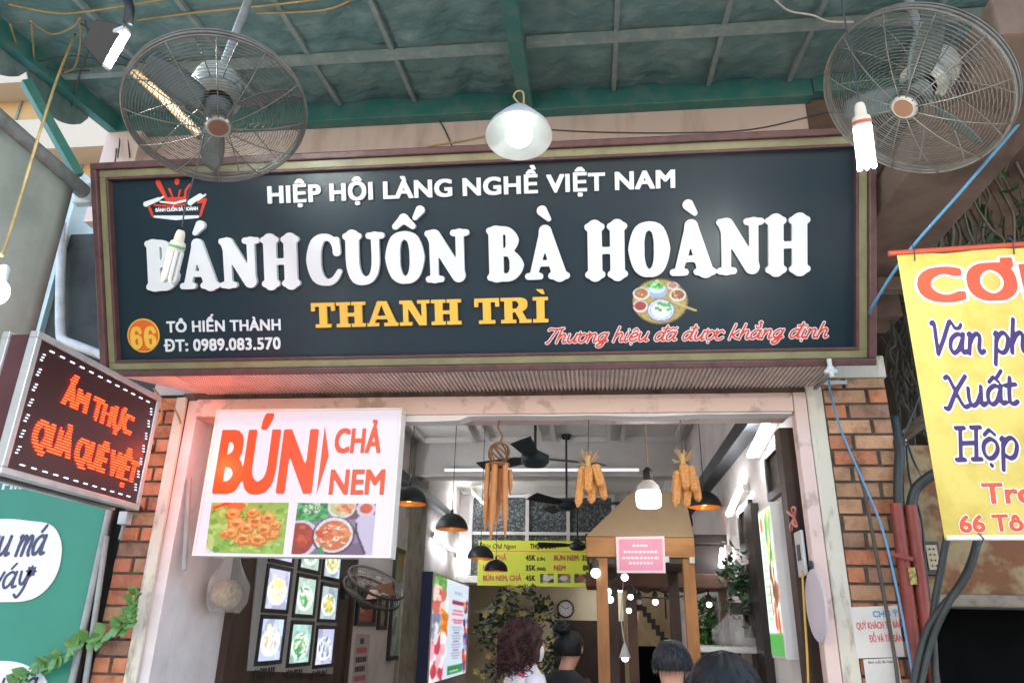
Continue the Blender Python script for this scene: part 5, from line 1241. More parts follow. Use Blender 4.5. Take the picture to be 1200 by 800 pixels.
fluo((.1, 9.9, 2.36), (1.05, 9.9, 2.36), (0, 0, -.04), 'lit tube under the mezzanine behind the dark cabinet')  # added out of view to brighten the back of the room
fluo((xl, 1.9, 3.0), (xl, 3.1, 3.0), (.05, 0, -.01), 'nearest lit tube high on the left wall behind the white lightbox sign')  # added behind the sign, unseen, to light the ceiling and right wall
fluo((xl, 3.4, 3.0), (xl, 4.5, 3.0), (.05, 0, -.01), 'second lit tube on the left wall behind the white lightbox sign')  # likewise added only for its light, hidden by the sign
# ------------------------------------------------------------------ pendants
M_dome = mat('black_dome', (.014, .02, .024), .5, var=.2, nscale=4); M_gold = mat('gold_inside', (.80, .36, .06), .35, metal=.4)
for (px, d, lab) in (((479, 590), 6.2, 'black dome pendant half hidden behind the white lightbox sign'), ((529, 620), 6.8, 'black dome pendant left of the bamboo chime, second from the lightbox'),
                     ((563, 654), 8.4, 'black dome pendant hanging before the left end of the yellow menu board'), ((581, 669), 9.3, 'small far black dome pendant before the lower row of the yellow menu board'),
                     ((826, 594), 6.8, 'black dome pendant hanging behind the right bunch of corn'), ((815, 618), 9.0, 'small far black dome pendant above the dark cabinet')):
    c = at(*px, d=d); t = thing('pendant_lamp', lab, 'lamp', c, 'black dome pendants')
    R = .15; pr = [(R * math.cos(a), .145 * math.sin(a)) for a in np.linspace(0, math.pi / 2 - .06, 12)]
    MB().lathe(pr + [(.012, .15), (.012, .18), (0, .18)], c, (0, 0, 1), 32).build('dome', M_dome, t, smooth=60)
    MB().lathe([(q[0] - .004, q[1] - .002) for q in pr], c, (0, 0, 1), 32).build('lining', M_gold, t, smooth=60)
    MB().ball(c + (0, 0, .05), .035, 14, 10).build('bulb', mat('warm_bulb', (1, .8, .5), .4, emit=1.2, ecol=(1, .55, .2)), t, smooth=180)
    MB().tube([c + (0, 0, .17), (c[0], c[1], ZC - .005)], .004, 5).build('flex', M_thin, t)
# ------------------------------------------------------------------ ceiling fans
M_fan = mat('dark_teal_fan', (.012, .024, .028), .45)
for (px, d, r0, rad, lab) in (((627, 539), 6.6, .42, .66, 'nearest dark ceiling fan just behind the bamboo chime'), ((664, 592), 9.0, -.1, .66, 'middle dark ceiling fan in front of the mezzanine window'), ((677, 640), 11.2, 1.0, .6, 'far small ceiling fan overlapping the yellow menu board')):
    c = at(*px, d=d); t = thing('ceiling_fan', lab, 'fan', c, 'ceiling fans')
    MB().lathe([(0, -.06), (.09, -.055), (.125, -.02), (.125, .04), (.06, .075), (.03, .09), (0, .09)], c, (0, 0, 1), 28).build('motor', M_fan, t, smooth=40)
    top = ZC - .003 if c[1] < 9 else 3.4
    MB().tube([c + (0, 0, .08), (c[0], c[1], top)], .013, 8).build('rod', M_fan, t); MB().lathe([(.05, -.05), (.06, 0)], (c[0], c[1], top), (0, 0, 1), 16).build('canopy_cup', M_fan, t)
    for k in range(3):
        a = r0 + k * 2 * math.pi / 3; dx = np.array([math.cos(a), math.sin(a), 0]); dy = np.array([-math.sin(a), math.cos(a), 0]); z = np.array([0, 0, 1.0])
        P = lambda r, w: c + dx * r + dy * w + z * (.02 + w * .35)
        MB().add([P(.1, -.03), P(.2, -.06), P(rad, -.085), P(rad + .01, 0), P(rad, .085), P(.2, .06), P(.1, .03)], [(0, 1, 2, 3, 4, 5, 6)]).build('blade', M_fan, t, solid=.006)
# ------------------------------------------------------------------ hung in the doorway: bamboo chime, corn
M_bam = mat('bamboo', (.52, .21, .05), .5, var=.35, nscale=5, stretch=(3, 3, .6), col2=(.38, .14, .035)); M_wick = mat('wicker', (.26, .12, .05), .7, var=.4, nscale=20)
ch = thing('bamboo_chime', 'orange bamboo wind chime under a woven wicker ball in the doorway', 'wind chime', at(583, 633, Y=.1))
c = at(585, 531, Y=.1); b = MB()
for k in range(7):
    n_ = _n((math.cos(k * 2.1), math.sin(k * 1.7), math.cos(k * 1.3) * .8)); u_ = _n(np.cross(n_, [.2, .3, 1])); v_ = np.cross(n_, u_)
    b.tube([c + (u_ * math.cos(a) + v_ * math.sin(a)) * .062 for a in np.linspace(0, 2 * math.pi, 24, endpoint=False)], .005, 6, closed=True)
b.build('wicker_ball', M_wick, ch, smooth=180)
MB().tube(catmull([c + (0, 0, .055), c + (.015, 0, .1), c + (-.01, 0, .15), c + (0, 0, .2), (c[0], c[1], 2.75)], 4), [.008] * 9 + [.011] * 4 + [.003] * 4 if False else .006, 6).build('cord', M_wick, ch, smooth=180)
MB().lathe([(.02, .0), (.06, -.008), (.065, -.02), (.05, -.03)], c - (0, 0, .05), (0, 0, 1), 20, True).build('top_disc', M_wick, ch)
for (t0, t1, w_, y) in (((572, 543), (568, 622), .015, .09), ((580, 543), (575, 632), .018, .06), ((586, 543), (586, 592), .014, .12), ((592, 543), (592, 629), .016, .07), ((598, 550), (598, 580), .012, .1), ((577, 575), (571, 615), .012, .14), ((588, 560), (581, 618), .012, .15), ((583, 545), (584, 600), .012, .16)):
    A_ = at(*t0, Y=y); B_ = at(*t1, Y=y); n_ = 8; P = [A_ + (B_ - A_) * i / n_ for i in range(n_ + 1)]
    MB().tube(P, [w_ * (1.1 if i in (2, 5) else 1) * (1 if i < 6 else 1 - (i - 5.5) * .28) for i in range(n_ + 1)], 12).build('bamboo_tube', M_bam, ch, smooth=50)
M_corn = mat('dried_corn', (.74, .34, .09), .6, var=.5, nscale=60, col2=(.52, .20, .05), bump=.5, bscale=90); M_husk = mat('corn_husk', (.60, .38, .15), .7, var=.3, nscale=10)
def corn(px0, cobs, string_px, label):
    t = thing('corn_bunch', label, 'corn', at(*px0, Y=.1), 'corn bunches hung in the doorway')
    K = at(*px0, Y=.1)
    for (tx, ty, bx_, by_, y) in cobs:
        A_ = at(tx, ty, Y=y); B_ = at(bx_, by_, Y=y); d = _n(B_ - A_); n_ = 26; x = _n(np.cross(d, [0, 1, 0])); z = np.cross(d, x); vs = []; m_ = 16; fs = []
        for i in range(n_ + 1):
            q = i / n_; r = .0245 * min(1, math.sqrt(max(0, 1 - (1 - q / .12) ** 2)) if q < .12 else 1) * (1 - .35 * max(0, q - .35) - 1.5 * max(0, q - .88) ** 1.0 * 3.2)
            for j in range(m_):
                rr = max(.002, r) * (1 + .09 * math.cos(j * math.pi) + .05 * math.cos(i * math.pi)); a = 2 * math.pi * j / m_
                vs.append(A_ + (B_ - A_) * q + rr * (x * math.cos(a) + z * math.sin(a)))
        fs = [(i * m_ + j, i * m_ + (j + 1) % m_, (i + 1) * m_ + (j + 1) % m_, (i + 1) * m_ + j) for i in range(n_) for j in range(m_)]
        MB().add(vs, fs).build('cob', M_corn, t, smooth=60)
    b = MB(); rr = random.Random(len(cobs))
    for _ in range(16):
        a = rr.uniform(0, 6.28); e = K + np.array([math.cos(a) * .06, math.sin(a) * .04, rr.uniform(-.02, .07)]); w_ = rr.uniform(.006, .012)
        b.bar(K - (0, 0, .02), e, w_, .002)
    b.tube([K - (0, 0, .06), K + (0, 0, .03)], .014, 8); b.build('husk', M_husk, t)
    MB().tube([K, at(*string_px, Y=.1)], .003, 5).build('string', M_thin, t)
corn((689, 540), ((684, 545, 677, 594, .08), (690, 546, 689, 577, .05), (697, 543, 705, 571, .06), (694, 560, 693, 590, .11), (701, 556, 709, 586, .13)), (690, 490), 'bunch of dried orange corn hanging left of the lit round bulb')
corn((800, 538), ((795, 550, 792, 594, .08), (801, 543, 804, 574, .05), (808, 545, 814, 577, .07), (806, 565, 804, 595, .11), (812, 556, 819, 588, .13)), (797, 490), 'bunch of dried orange corn hanging right of the lit round bulb')
bb = thing('hanging_bulb', 'large lit LED bulb hanging from an ochre cord in front of the stall hood', 'light bulb', at(760, 594, d=5.0))
c = at(760, 580, d=5.0)
MB().lathe([(0, -.085), (.07, -.08), (.082, -.065), (.084, .0), (.078, .025)], c, (0, 0, 1), 28).build('diffuser', mat('lit_led_bulb', (1, 1, 1), .4, emit=4.5, ecol=(.97, 1, .97)), bb, smooth=60)
MB().lathe([(.079, .0255), (.075, .06), (.045, .09), (.03, .1)], c, (0, 0, 1), 28).build('collar', M_whitebox, bb, smooth=60)
MB().lathe([(.03, .1), (.034, .11), (.03, .17), (.012, .19), (0, .19)], c, (0, 0, 1), 20).build('socket', M_black, bb, smooth=50)
MB().tube([c + (0, 0, .18), (c[0] - .01, c[1], ZC - .2)], .005, 6).build('cord', M_wire, bb)
# ------------------------------------------------------------------ yellow menu board on the mezzanine
FM = Frame((-2.1, 8.93, 2.4), (1, 0, 0), (0, 0, 1))
yb = thing('menu_board', 'long yellow green price board with red and black lettering on the mezzanine edge', 'menu board', FM.w(1, 0))
q0 = FM.uv(559, 685.5); q1 = FM.uv(712, 634)
MB().box((q0[0], q0[1], -.02), (q1[0], q1[1], 0)).build('board', mat('glowing_yellow_vinyl', (.50, .55, .055), .5, var=.06, emit=.04, ecol=(.55, .62, .05)), yb, M=FM.mat())  # faint glow put into the board's own colour
ql = FM.uv(566, 645.5); qr = FM.uv(708, 645.5)
MB().box((ql[0], ql[1], .001), (qr[0], ql[1] + .012, .004)).build('rule', M_orange, yb, M=FM.mat())
for tx, x0, x1, y, cap, m_ in (('THỰC ĐƠN', 621, 651, 642.7, 6, M_black), ('BÚN CHẢ', 566, 593.5, 656.5, 6.5, M_rp), ('45K', 616, 627.7, 656.5, 6.5, M_black), ('(Lớn)', 629, 639, 656.3, 4, M_black), ('BÚN NEM', 649, 678, 656.5, 6.5, M_rp), ('35K', 682, 694, 656.5, 6.5, M_black),
                             ('BÚN', 566, 577, 668.3, 6.5, M_rp), ('35K', 616, 627.7, 668.3, 6.5, M_black), ('(Nhỏ)', 629, 639.5, 668.2, 4, M_black), ('NEM', 649, 663, 668.3, 6.5, M_rp), ('8K', 683, 692, 668.3, 6.5, M_black), ('BÚN NEM, CHẢ', 566, 611, 680.2, 6.5, M_rp), ('45K', 616, 627.5, 680.2, 6.5, M_black)):
    lettering(FM, tx, (x0, y), (x1, y - .02 * 0), (x0, y - cap), m_, yb, 'sans', .045, z0=.003, res=.07)
lettering(FM, 'Bún Chả Ngon', (565, 642.2), (604, 642.5), (565.5, 636.8), M_black, yb, 'sans', .02, z0=.003, shear=.25, res=.08)
for x0, x1 in ((633, 649), (653.5, 668.7), (673, 688.5), (692.7, 705)):
    p = Pic(20, 14, (60, 110, 90)); p.scatter(16, (0, 0, 1, 1), .2, [(70, 110, 100), (150, 160, 150), (190, 110, 90), (40, 70, 80), (225, 220, 200)], .1); p.ell(.5, .5, .3, .3, random.choice([(220, 215, 200), (190, 90, 60)])); p.blur(1)
    p.build('dish_picture', quad_fn(FM, (x0, 672), (x1, 672), (x1, 682.5), (x0, 682.5), .003), M_print, yb, M=FM.mat())
# back wall: clock, small box, shelf
ck = thing('wall_clock', 'round white wall clock with a black rim on the cream back wall', 'clock', at(663, 713, Y=YB - .02))
c = at(663, 713, Y=YB - .01); R = .155
MB().lathe([(R, .0), (R + .005, -.03), (R - .012, -.045), (R - .022, -.03)], c, (0, 1, 0), 36).build('rim', M_black, ck, smooth=40)
MB().lathe([(0, -.02), (R - .015, -.02)], c, (0, 1, 0), 36).build('dial', mat('clock_dial', (.72, .74, .74), .4), ck)
b = MB()
for k in range(12): a = k * math.pi / 6; e = np.array([math.sin(a), 0, math.cos(a)]); b.bar(c + e * .105 + (0, -.024, 0), c + e * .125 + (0, -.024, 0), .008, .003, (0, 1, 0))
b.build('hour_marks', M_black, ck)
b = MB().bar(c + (0, -.027, 0), c + (.06, -.027, .03), .012, .003, (0, 1, 0)).bar(c + (0, -.030, 0), c + (-.09, -.030, .055), .008, .003, (0, 1, 0)); b.build('hands', M_black, ck)
sp = setp(MB().box(at(626, 718, Y=YB - .2), at(640, 708, Y=YB - .02)).build('wall_box', M_black, bevel=.01), 'small black box on the cream wall left of the clock', 'speaker')
sh = thing('wall_shelf', 'shelf of dark framed things behind the flowering tree', 'shelf', at(575, 735, Y=9.8))
A_ = at(555, 735, Y=9.8); B_ = at(600, 735, Y=9.8)
MB().box((A_[0], 9.75, A_[2]), (B_[0], 10.2, A_[2] + .03)).build('board', M_dwood, sh)
MB().box((A_[0] + .05, 10.1, A_[2] + .03), (A_[0] + .5, 10.15, A_[2] + .28)).build('picture', M_black, sh)
MB().box((A_[0], 9.8, A_[2] + .25), (B_[0] - .2, 10.2, A_[2] + .3)).build('books', M_pvc, sh)
# flowering tree
tr = thing('flowering_tree', 'potted evergreen with yellow flowers behind the two women', 'tree', (-1.05, 6.9, 0))
M_eg = mat('evergreen_leaf', (.028, .075, .035), .45, var=.4, nscale=20, col2=(.05, .11, .045)); M_fl = mat('yellow_petal', (.72, .62, .20), .5, var=.2)
b = MB(); rnd = random.Random(11)
b.tube(catmull([(-1.05, 6.9, 0), (-1.03, 6.92, .6), (-1.06, 6.88, 1.2), (-1.0, 6.9, 1.9)], 4), .03, 8)
for i in range(18):
    z = rnd.uniform(.9, 1.9); a = rnd.uniform(0, 6.28); b.tube([(-1.03, 6.9, z - .25), (-1.03 + .4 * math.cos(a), 6.9 + .3 * math.sin(a), z + rnd.uniform(-.1, .25))], .01, 5)
b.build('trunk', M_dwood, tr, smooth=180)
def crown(r):
    while True:
        x, z = r.uniform(-.58, .58), r.uniform(-.75, .75)
        if (x / .58) ** 2 + (z / .78) ** 2 < 1 and math.sin(x * 11 + 1) * math.sin(z * 9) > -.55: return (-1.03 + x, 6.9 + r.gauss(0, .18), 1.45 + z)
leaf_cloud(1500, crown, .085, rnd).build('leaves', M_eg, tr)
b = MB()
for _ in range(46):
    c = np.array(crown(rnd)); c[1] -= .22
    for k in range(5):
        a = k * 1.257; d = np.array([math.cos(a), -.3, math.sin(a)]); w = np.array([-math.sin(a), 0, math.cos(a)]); s = .05
        b.add([c, c + d * s * .6 + w * s * .35, c + d * s, c + d * s * .6 - w * s * .35], [(0, 1, 2, 3)])
b.build('flowers', M_fl, tr)
MB().lathe([(.14, 0), (.2, .32), (.22, .34), (.2, .35), (0, .33)], (-1.05, 6.9, 0), (0, 0, 1), 24, False).build('pot', mat('clay_pot', (.25, .09, .05), .7, var=.2), tr, smooth=40)
# ------------------------------------------------------------------ wooden food stall with hood
st = thing('food_stall', 'orange timber food stall with a taupe pyramid hood inside the doorway', 'stall', (.42, 1.9, 0))
y0 = 1.68; zb = at(750, 642, Y=y0)[2]
for px in ((706, 700), (809, 700)):
    x = at(*px, Y=y0)[0]; MB().box((x - .042, y0 - .04, .0), (x + .042, y0 + .04, zb - .075)).build('post', M_wood2, st, bevel=.004)
for px in ((718, 700), (790, 700)):
    x = at(*px, Y=y0 + .75)[0]; MB().box((x - .04, y0 + .72, .0), (x + .04, y0 + .8, zb - .075)).build('post', M_dwood, st, bevel=.004)
xa = at(687, 640, Y=y0)[0]; xb = at(813, 640, Y=y0)[0]
MB().box((xa, y0 - .05, zb - .07), (xb, y0 + .03, zb + .075)).build('beam', M_wood3, st, bevel=.005)
MB().box((xa + .003, y0 + .75, zb - .07), (xb, y0 + .83, zb + .075)).build('beam', M_wood3, st, bevel=.005)
MB().box((xa, y0 + .033, zb - .06), (xa + .07, y0 + .747, zb + .07)).build('beam', M_wood2, st); MB().box((xb - .07, y0 + .033, zb - .06), (xb, y0 + .747, zb + .07)).build('beam', M_wood2, st)
MB().box((xa + .02, y0 - .03, zb - .11), (xb - .02, y0 + .8, zb - .073)).build('under_board', M_dwood, st)
h0 = [(xa, y0 - .05, zb + .078), (xb, y0 - .05, zb + .078), (xb, y0 + .83, zb + .078), (xa, y0 + .83, zb + .078)]
zt_ = zb + .45; xm0, xm1 = xa + .36, xb - .02
h1 = [(xm0, y0 + .2, zt_), (xm1, y0 + .2, zt_), (xm1, y0 + .55, zt_), (xm0, y0 + .55, zt_)]
MB().prism(h0, h1).build('hood', mat('taupe_sheet', (.33, .235, .14), .6, var=.15, nscale=3), st)
MB().box((xa, y0 - .04, .80), (xb, y0 + .8, .86)).build('counter', M_wood3, st)
MB().box((xa + .02, y0 - .02, .05), (xb - .02, y0 + .78, .797)).build('counter_front', M_dwood, st)
b = MB()
for px in ((781, 655), (811, 656)): c = at(*px, Y=y0 - .06); b.box(c - (.018, .01, .02), c + (.018, .008, .02))
b.build('white_clip', M_pvc, st)
# pink notice
FN = Frame((xa, y0 - .062, zb - .3), (1, 0, 0), (0, 0, 1))
nt_ = thing('pink_notice', 'pink paper notice with white lettering on the stall beam', 'notice', FN.w(.3, .1))
quad_box(FN, ((721.5, 628.5), (778.5, 628), (780, 671), (723, 671)), 0, .003, 'border', mat('pale_pink_paper', (.80, .62, .68), .6), nt_)
quad_box(FN, ((725, 631.5), (776, 631), (777, 668), (726, 668)), .0035, .005, 'sheet', mat('pink_paper', (.78, .30, .42), .6, var=.12, nscale=3), nt_)
M_pw = mat('notice_white', (.85, .75, .78), .6)
for y, x0, x1 in ((639, 741, 760), (646.5, 731, 770), (653.5, 729, 772), (659.5, 737, 765)):
    b = MB(); rr = random.Random(int(y)); x = x0
    while x < x1:
        w_ = rr.uniform(2, 4.5); a = FN.uv(x, y + 1.2); c_ = FN.uv(min(x + w_, x1), y - 1.4); b.box((a[0], a[1], .0055), (c_[0], c_[1], .007)); x += w_ + rr.uniform(.8, 1.6)
    b.build('print_row', M_pw, nt_, M=FN.mat())
# dark wooden cabinet behind the stall
cb = thing('wooden_cabinet', 'dark carved wooden canopy cabinet with tall posts behind the stall', 'cabinet', (.7, 3.2, 0))
Yc = 3.0; xa2 = at(690, 655, Y=Yc)[0]; xb2 = at(860, 655, Y=Yc)[0]; zt2 = at(850, 627, Y=Yc)[2]; zb2 = at(850, 690, Y=Yc)[2]
MB().box((xa2, Yc, zb2 + .13), (xb2 - .05, Yc + .5, zt2 - .09)).build('box', mat('near_black_wood', (.022, .013, .009), .6, var=.4), cb)
MB().box((xa2 - .03, Yc - .06, zt2 - .085), (xb2, Yc + .5, zt2)).build('cornice', mat('near_black_wood', (0, 0, 0)), cb, bevel=.01)
MB().box((xa2 - .03, Yc - .08, zb2), (xb2 + .02, Yc + .5, zb2 + .125)).build('ledge', mat('brown_wood', (.11, .05, .028), .5, var=.4, nscale=5), cb, bevel=.01)
for px, w_ in (((722, 740), .05), ((742, 740), .08), ((851, 740), .06)):
    x = at(*px, Y=Yc)[0]; MB().box((x - w_ / 2, Yc, 0), (x + w_ / 2, Yc + .08, zb2 - .003)).build('post', mat('brown_wood', (0, 0, 0)), cb)
# string of bulbs
sb_ = thing('string_lights', 'string of small round white bulbs looped under the cabinet ledge', 'string lights', at(760, 720, d=6.0))
lastp = None; b = MB()
for (px, r, d) in (((698, 671), .042, 5.4), ((712, 693), .036, 5.6), ((715, 702), .034, 5.9), ((732, 676), .033, 5.6), ((739, 699), .028, 6.2), ((749, 705), .03, 6.6), ((768, 705), .032, 6.6), ((790.5, 705.5), .032, 6.6), ((831, 708), .03, 6.6), ((737, 715), .028, 6.3)):
    c = at(*px, d=d); bl_ = MB().ball(c, r * .82, 16, 12).build('bulb', M_hots if px[0] != 749 else mat('dim_bulb', (.6, .62, .6), .3), sb_, smooth=180)
    MB().lathe([(.022, r * .7), (.024, r + .04), (.012, r + .055)], c, (0, 0, 1), 12).build('socket', M_thin, bl_)
    b.tube([c + (0, 0, r + .05), c + (0, .02, r + .09)], .008, 5)
    if lastp is not None: mid = (lastp + c) / 2 + np.array([0, 0, r + .05]); b.tube(catmull([lastp + (0, .02, .12), mid, c + (0, .02, .12)], 4), .008, 5)
    lastp = c
b.build('flex', M_thin, sb_, smooth=180)
cl_ = thing('cone_lamp', 'small white cone lamp hanging low inside the stall', 'lamp', at(732, 775, d=5.6))
c = at(732.5, 770, d=5.6); MB().lathe([(.045, 0), (.008, .1), (0, .11)], c, (0, 0, 1), 20).build('shade', M_enam, cl_, smooth=40); MB().ball(c - (0, 0, .002), .028, 12, 8).build('bulb', M_hots, cl_, smooth=180)
MB().tube(catmull([c + (0, 0, .1), c + (-.02, 0, .3), c + (.01, .1, .55)], 4), .005, 5).build('flex', M_pvc, cl_)
# ------------------------------------------------------------------ stairs and greenery at the back right
sr = thing('staircase', 'cream staircase with a black railing seen through the stall', 'staircase', (.7, 7.5, 0))
Ys = 7.2; A_ = at(748, 708, Y=Ys); B_ = at(795, 775, Y=Ys); d_ = (B_ - A_)
M_cream = mat('cream_stair', (.56, .45, .25), .7, var=.15)
MB().slab([A_, B_, B_ + (0, 0, -.22), A_ + (0, 0, -.22)], (0, .9, 0)).build('flight', M_cream, sr)
b = MB()
for i in range(9):
    p_ = A_ + d_ * i / 9; q_ = A_ + d_ * (i + 1) / 9; b.box((p_[0], Ys - .002, q_[2] + .003), (q_[0], Ys + .9, p_[2] + .06))
b.build('steps', mat('dark_step', (.05, .04, .035), .6), sr)
b = MB()
for o in (.35, .55, .75): b.tube([A_ + (.25, 0, o), B_ + (.25, 0, o)], .015, 6)
for i in range(5): p_ = A_ + (.25, 0, 0) + d_ * i / 4; b.tube([p_, p_ + (0, 0, .78)], .013, 6)
b.build('railing', M_black, sr)
MB().box((.45, 8.6, 0), (XR - .004, 8.65, 2.35)).build('rear_wall', M_cream, sr)
MB().box(at(742, 800, Y=6.6), at(778, 757, Y=6.7)).build('under_stair_void', M_void, sr)
gp = thing('green_plant', 'bright green leafy plant beyond the right stall post', 'plant', at(828, 790, Y=3.9))
rnd = random.Random(21); c = at(829, 732, Y=3.9)
leaf_cloud(420, lambda r: (c[0] + r.gauss(0, .075), c[1] + r.gauss(0, .08), c[2] + r.uniform(-.32, .24)), .075, rnd).build('leaves', mat('bright_leaf', (.09, .30, .07), .5, var=.4, nscale=10), gp)
MB().tube([(c[0], c[1], 0), (c[0] + .02, c[1], c[2])], .02, 6).build('stem', M_dwood, gp)
point('plant_light', (c[0] - .1, c[1] - .7, 2.2), 10, (1, 1, .95), .1) if False else None
hp = thing('hanging_plant', 'small dark green plant hanging on the right wall', 'plant', at(862, 690, X=XR - .1))
c = at(862, 680, X=XR - .12); leaf_cloud(160, lambda r: (c[0] + r.gauss(0, .05), c[1] + r.gauss(0, .12), c[2] + r.gauss(0, .13)), .08, rnd).build('leaves', M_eg, hp)
MB().box(c - (.06, .1, .24), c + (.08, .1, -.16)).build('pot', M_black, hp)
# table with bags
tb = thing('serving_table', 'metal topped table right of the stall with things wrapped in plastic', 'table', (.85, 2.0, 0))
zt3 = at(840, 757, Y=1.9)[2]
MB().box((.62, 1.75, zt3 - .04), (XR - .02, 2.6, zt3)).build('top', M_alu, tb, bevel=.005)
for x in (.66, XR - .08):
    for y in (1.8, 2.5): MB().box((x, y, 0), (x + .04, y + .04, zt3 - .043)).build('leg', M_dwood, tb)
M_bag = mat('clear_plastic', (.72, .74, .74), .25, alpha=.24, spec=.7)
def bag(name, label, c, rx, ry, h, seed, inner=None, tie=True):
    t = thing(name, label, 'bag', c); rr = random.Random(seed); ph = [rr.uniform(0, 6.28) for _ in range(4)]
    b = MB()
    def f(u, v):
        a = 2 * math.pi * u; q = v; w = (.75 + .25 * min(1, q / .12)) * (1 if q < .4 else max(.07, 1 - ((q - .4) / .6) ** .85 * .95) + .12 * max(0, (q - .9) / .1))
        r_ = w * (1 + .10 * math.sin(5 * a + ph[0] + q * 3) + .07 * math.sin(9 * a + ph[1] - q * 5))
        return (c[0] + rx * r_ * math.cos(a), c[1] + ry * r_ * math.sin(a), c[2] + h * q + .01 * math.sin(7 * a + ph[2]))
    b.grid(f, 40, 22).build('film', M_bag, t, smooth=180)
    if inner: MB().ball(c + np.array([0, 0, h * .24]), (rx * .8, ry * .8, h * .22), 20, 12).build('contents', inner, t, smooth=180)
    return t
bag('plastic_bag', 'knotted clear plastic bag standing on the table right of the stall', at(862, 757, Y=2.0) * 1.0, .16, .13, .26, 3)
M_snack = mat('beige_snacks', (.52, .38, .22), .8, var=.5, nscale=40, bump=.6, bscale=60)
hb = at(263, 716, X=-2.22); bg = bag('plastic_bag', 'clear plastic bag of beige snacks hung on the left door wall', hb, .085, .19, .40, 9, M_snack)
# ------------------------------------------------------------------ right wall and jamb
rb = thing('menu_lightbox', 'white sided lightbox with a green menu face on the right wall', 'lightbox', (1.05, .9, 1.5))
xf = .985; yN = .50
c0 = at(904, 588, Y=yN); c1 = at(927, 588, Y=yN); c2 = at(948, 771, Y=yN); c3 = at(919, 773, Y=yN)
x0 = (c0[0] + c3[0]) / 2; x1 = (c1[0] + c2[0]) / 2; z0_, z1_ = c3[2], c0[2]
yF = at(889, 609, X=x0)[1]
MB().box((x0, yN, z0_), (x1, yF, z1_)).build('case', M_whitebox, rb, bevel=.006)
FRB = Frame((x0 - .003, yN, z0_), (0, -1, 0), (0, 0, 1))
p = Pic(60, 90, (225, 238, 228)); p.poly([(0, 0), (.5, 0), (.3, .5), (.55, 1), (0, 1)], (215, 235, 220)); p.scatter(30, (.5, .05, .95, .5), .08, [(70, 160, 70), (120, 190, 100), (225, 200, 150)], .1)
p.scatter(26, (.45, .45, .95, .8), .08, [(190, 90, 50), (230, 220, 200), (110, 80, 60)], .1); p.rect(-1, .86, 2, 2, (70, 150, 70)); p.ell(.2, .1, .12, .06, (220, 120, 60))
for i in range(11): p.rect(.08, .2 + i * .055, .42, .215 + i * .055, (70, 170, 80), .2)
p.blur(1); p.build('lit_face', lambda u, v: (-(yF - yN - .02) * (1 - u) - .01, (z1_ - z0_ - .04) * (1 - v) + .02, 0), M_scr, rb, M=FRB.mat())
def pt_dark(p): p.rect(-1, -1, 2, 2, (72, 66, 62), .06); return p.scatter(14, (.1, .1, .9, .9), .2, [(80, 74, 70), (60, 56, 52), (96, 84, 70)], .05)
framed(((900.7, 537), (919, 506), (928.5, 572.5), (906, 587)), 'dark square picture in a brown frame below the nearest tube on the right wall', pt_dark, FRW, .05)
framed(((870, 604), (880, 575), (887, 638), (872, 651)), 'dark picture in a brown frame farther along the right wall', pt_dark, FRW, .06)
framed(((873, 668), (884, 655), (888, 745), (876, 748)), 'tall dark mirror in a black frame low on the right wall', pt_dark, FRW, .07)
dp = setp(MB().box((XR - .12, .22, 0), (XR - .004, .34, 2.72)).build('door_leaf', M_dwood), 'dark wooden folded door edge standing behind the right jamb', 'door')
dp2 = setp(MB().box((XR - .06, 1.5, 0), (XR - .004, 1.75, 2.5)).build('wall_plank', M_black), 'dark wooden panel upright on the right wall behind the lightbox', 'panel')
wp = thing('round_plaque', 'white round disc hung on the right door jamb', 'plaque', at(958, 748, X=1.085))
c = at(958, 709, X=1.085); MB().lathe([(0, 0), (.165, 0), (.172, .006), (.165, .012), (0, .012)], c, (-1, 0, 0), 48).build('disc', mat('lilac_white', (.62, .56, .60), .6), wp, smooth=40)
MB().lathe([(.02, .0), (.025, .01), (.01, .02)], c + (0, 0, .19), (-1, 0, 0), 12).build('hook', M_grey, wp)
sw_ = thing('wall_device', 'small white box with a pink ribbon bow on the right jamb', 'device', at(938, 670, X=1.092))
c = at(939, 645, X=1.09); MB().box(c - (.012, .07, .13), c + (.004, .07, .1)).build('box', M_pvc, sw_, bevel=.005); MB().box(c - (.016, .03, .05), c - (.0125, -.03, -.03)).build('screen', M_grey, sw_)
M_rib2 = mat('pink_ribbon', (.62, .24, .20), .5); b = MB(); kc = c + (-.015, 0, .17)
for a in (.5, 2.6, 3.9, 5.4): b.tube(catmull([kc, kc + (-.02, math.cos(a) * .05, math.sin(a) * .06 + .01), kc + (-.01, math.cos(a) * .09, math.sin(a) * .08), kc], 5), .006, 6)
b.build('ribbon', M_rib2, sw_, smooth=180)
wire('yellow_cord', [(940, 668, .02), (943, 720, .02), (946, 770, .02), (948, 830, .02)], .006, mat('yellow_cord', (.55, .33, .06), .6), 'yellow cord hanging down the right jamb beside the white disc', 'cord')
setp(MB().tube([at(222, 560, Y=-.03), at(216, 668, Y=-.03)], .014, 8).build('conduit', M_cond, smooth=60), 'short grey conduit on the left door edge beside the lightbox', 'pipe')
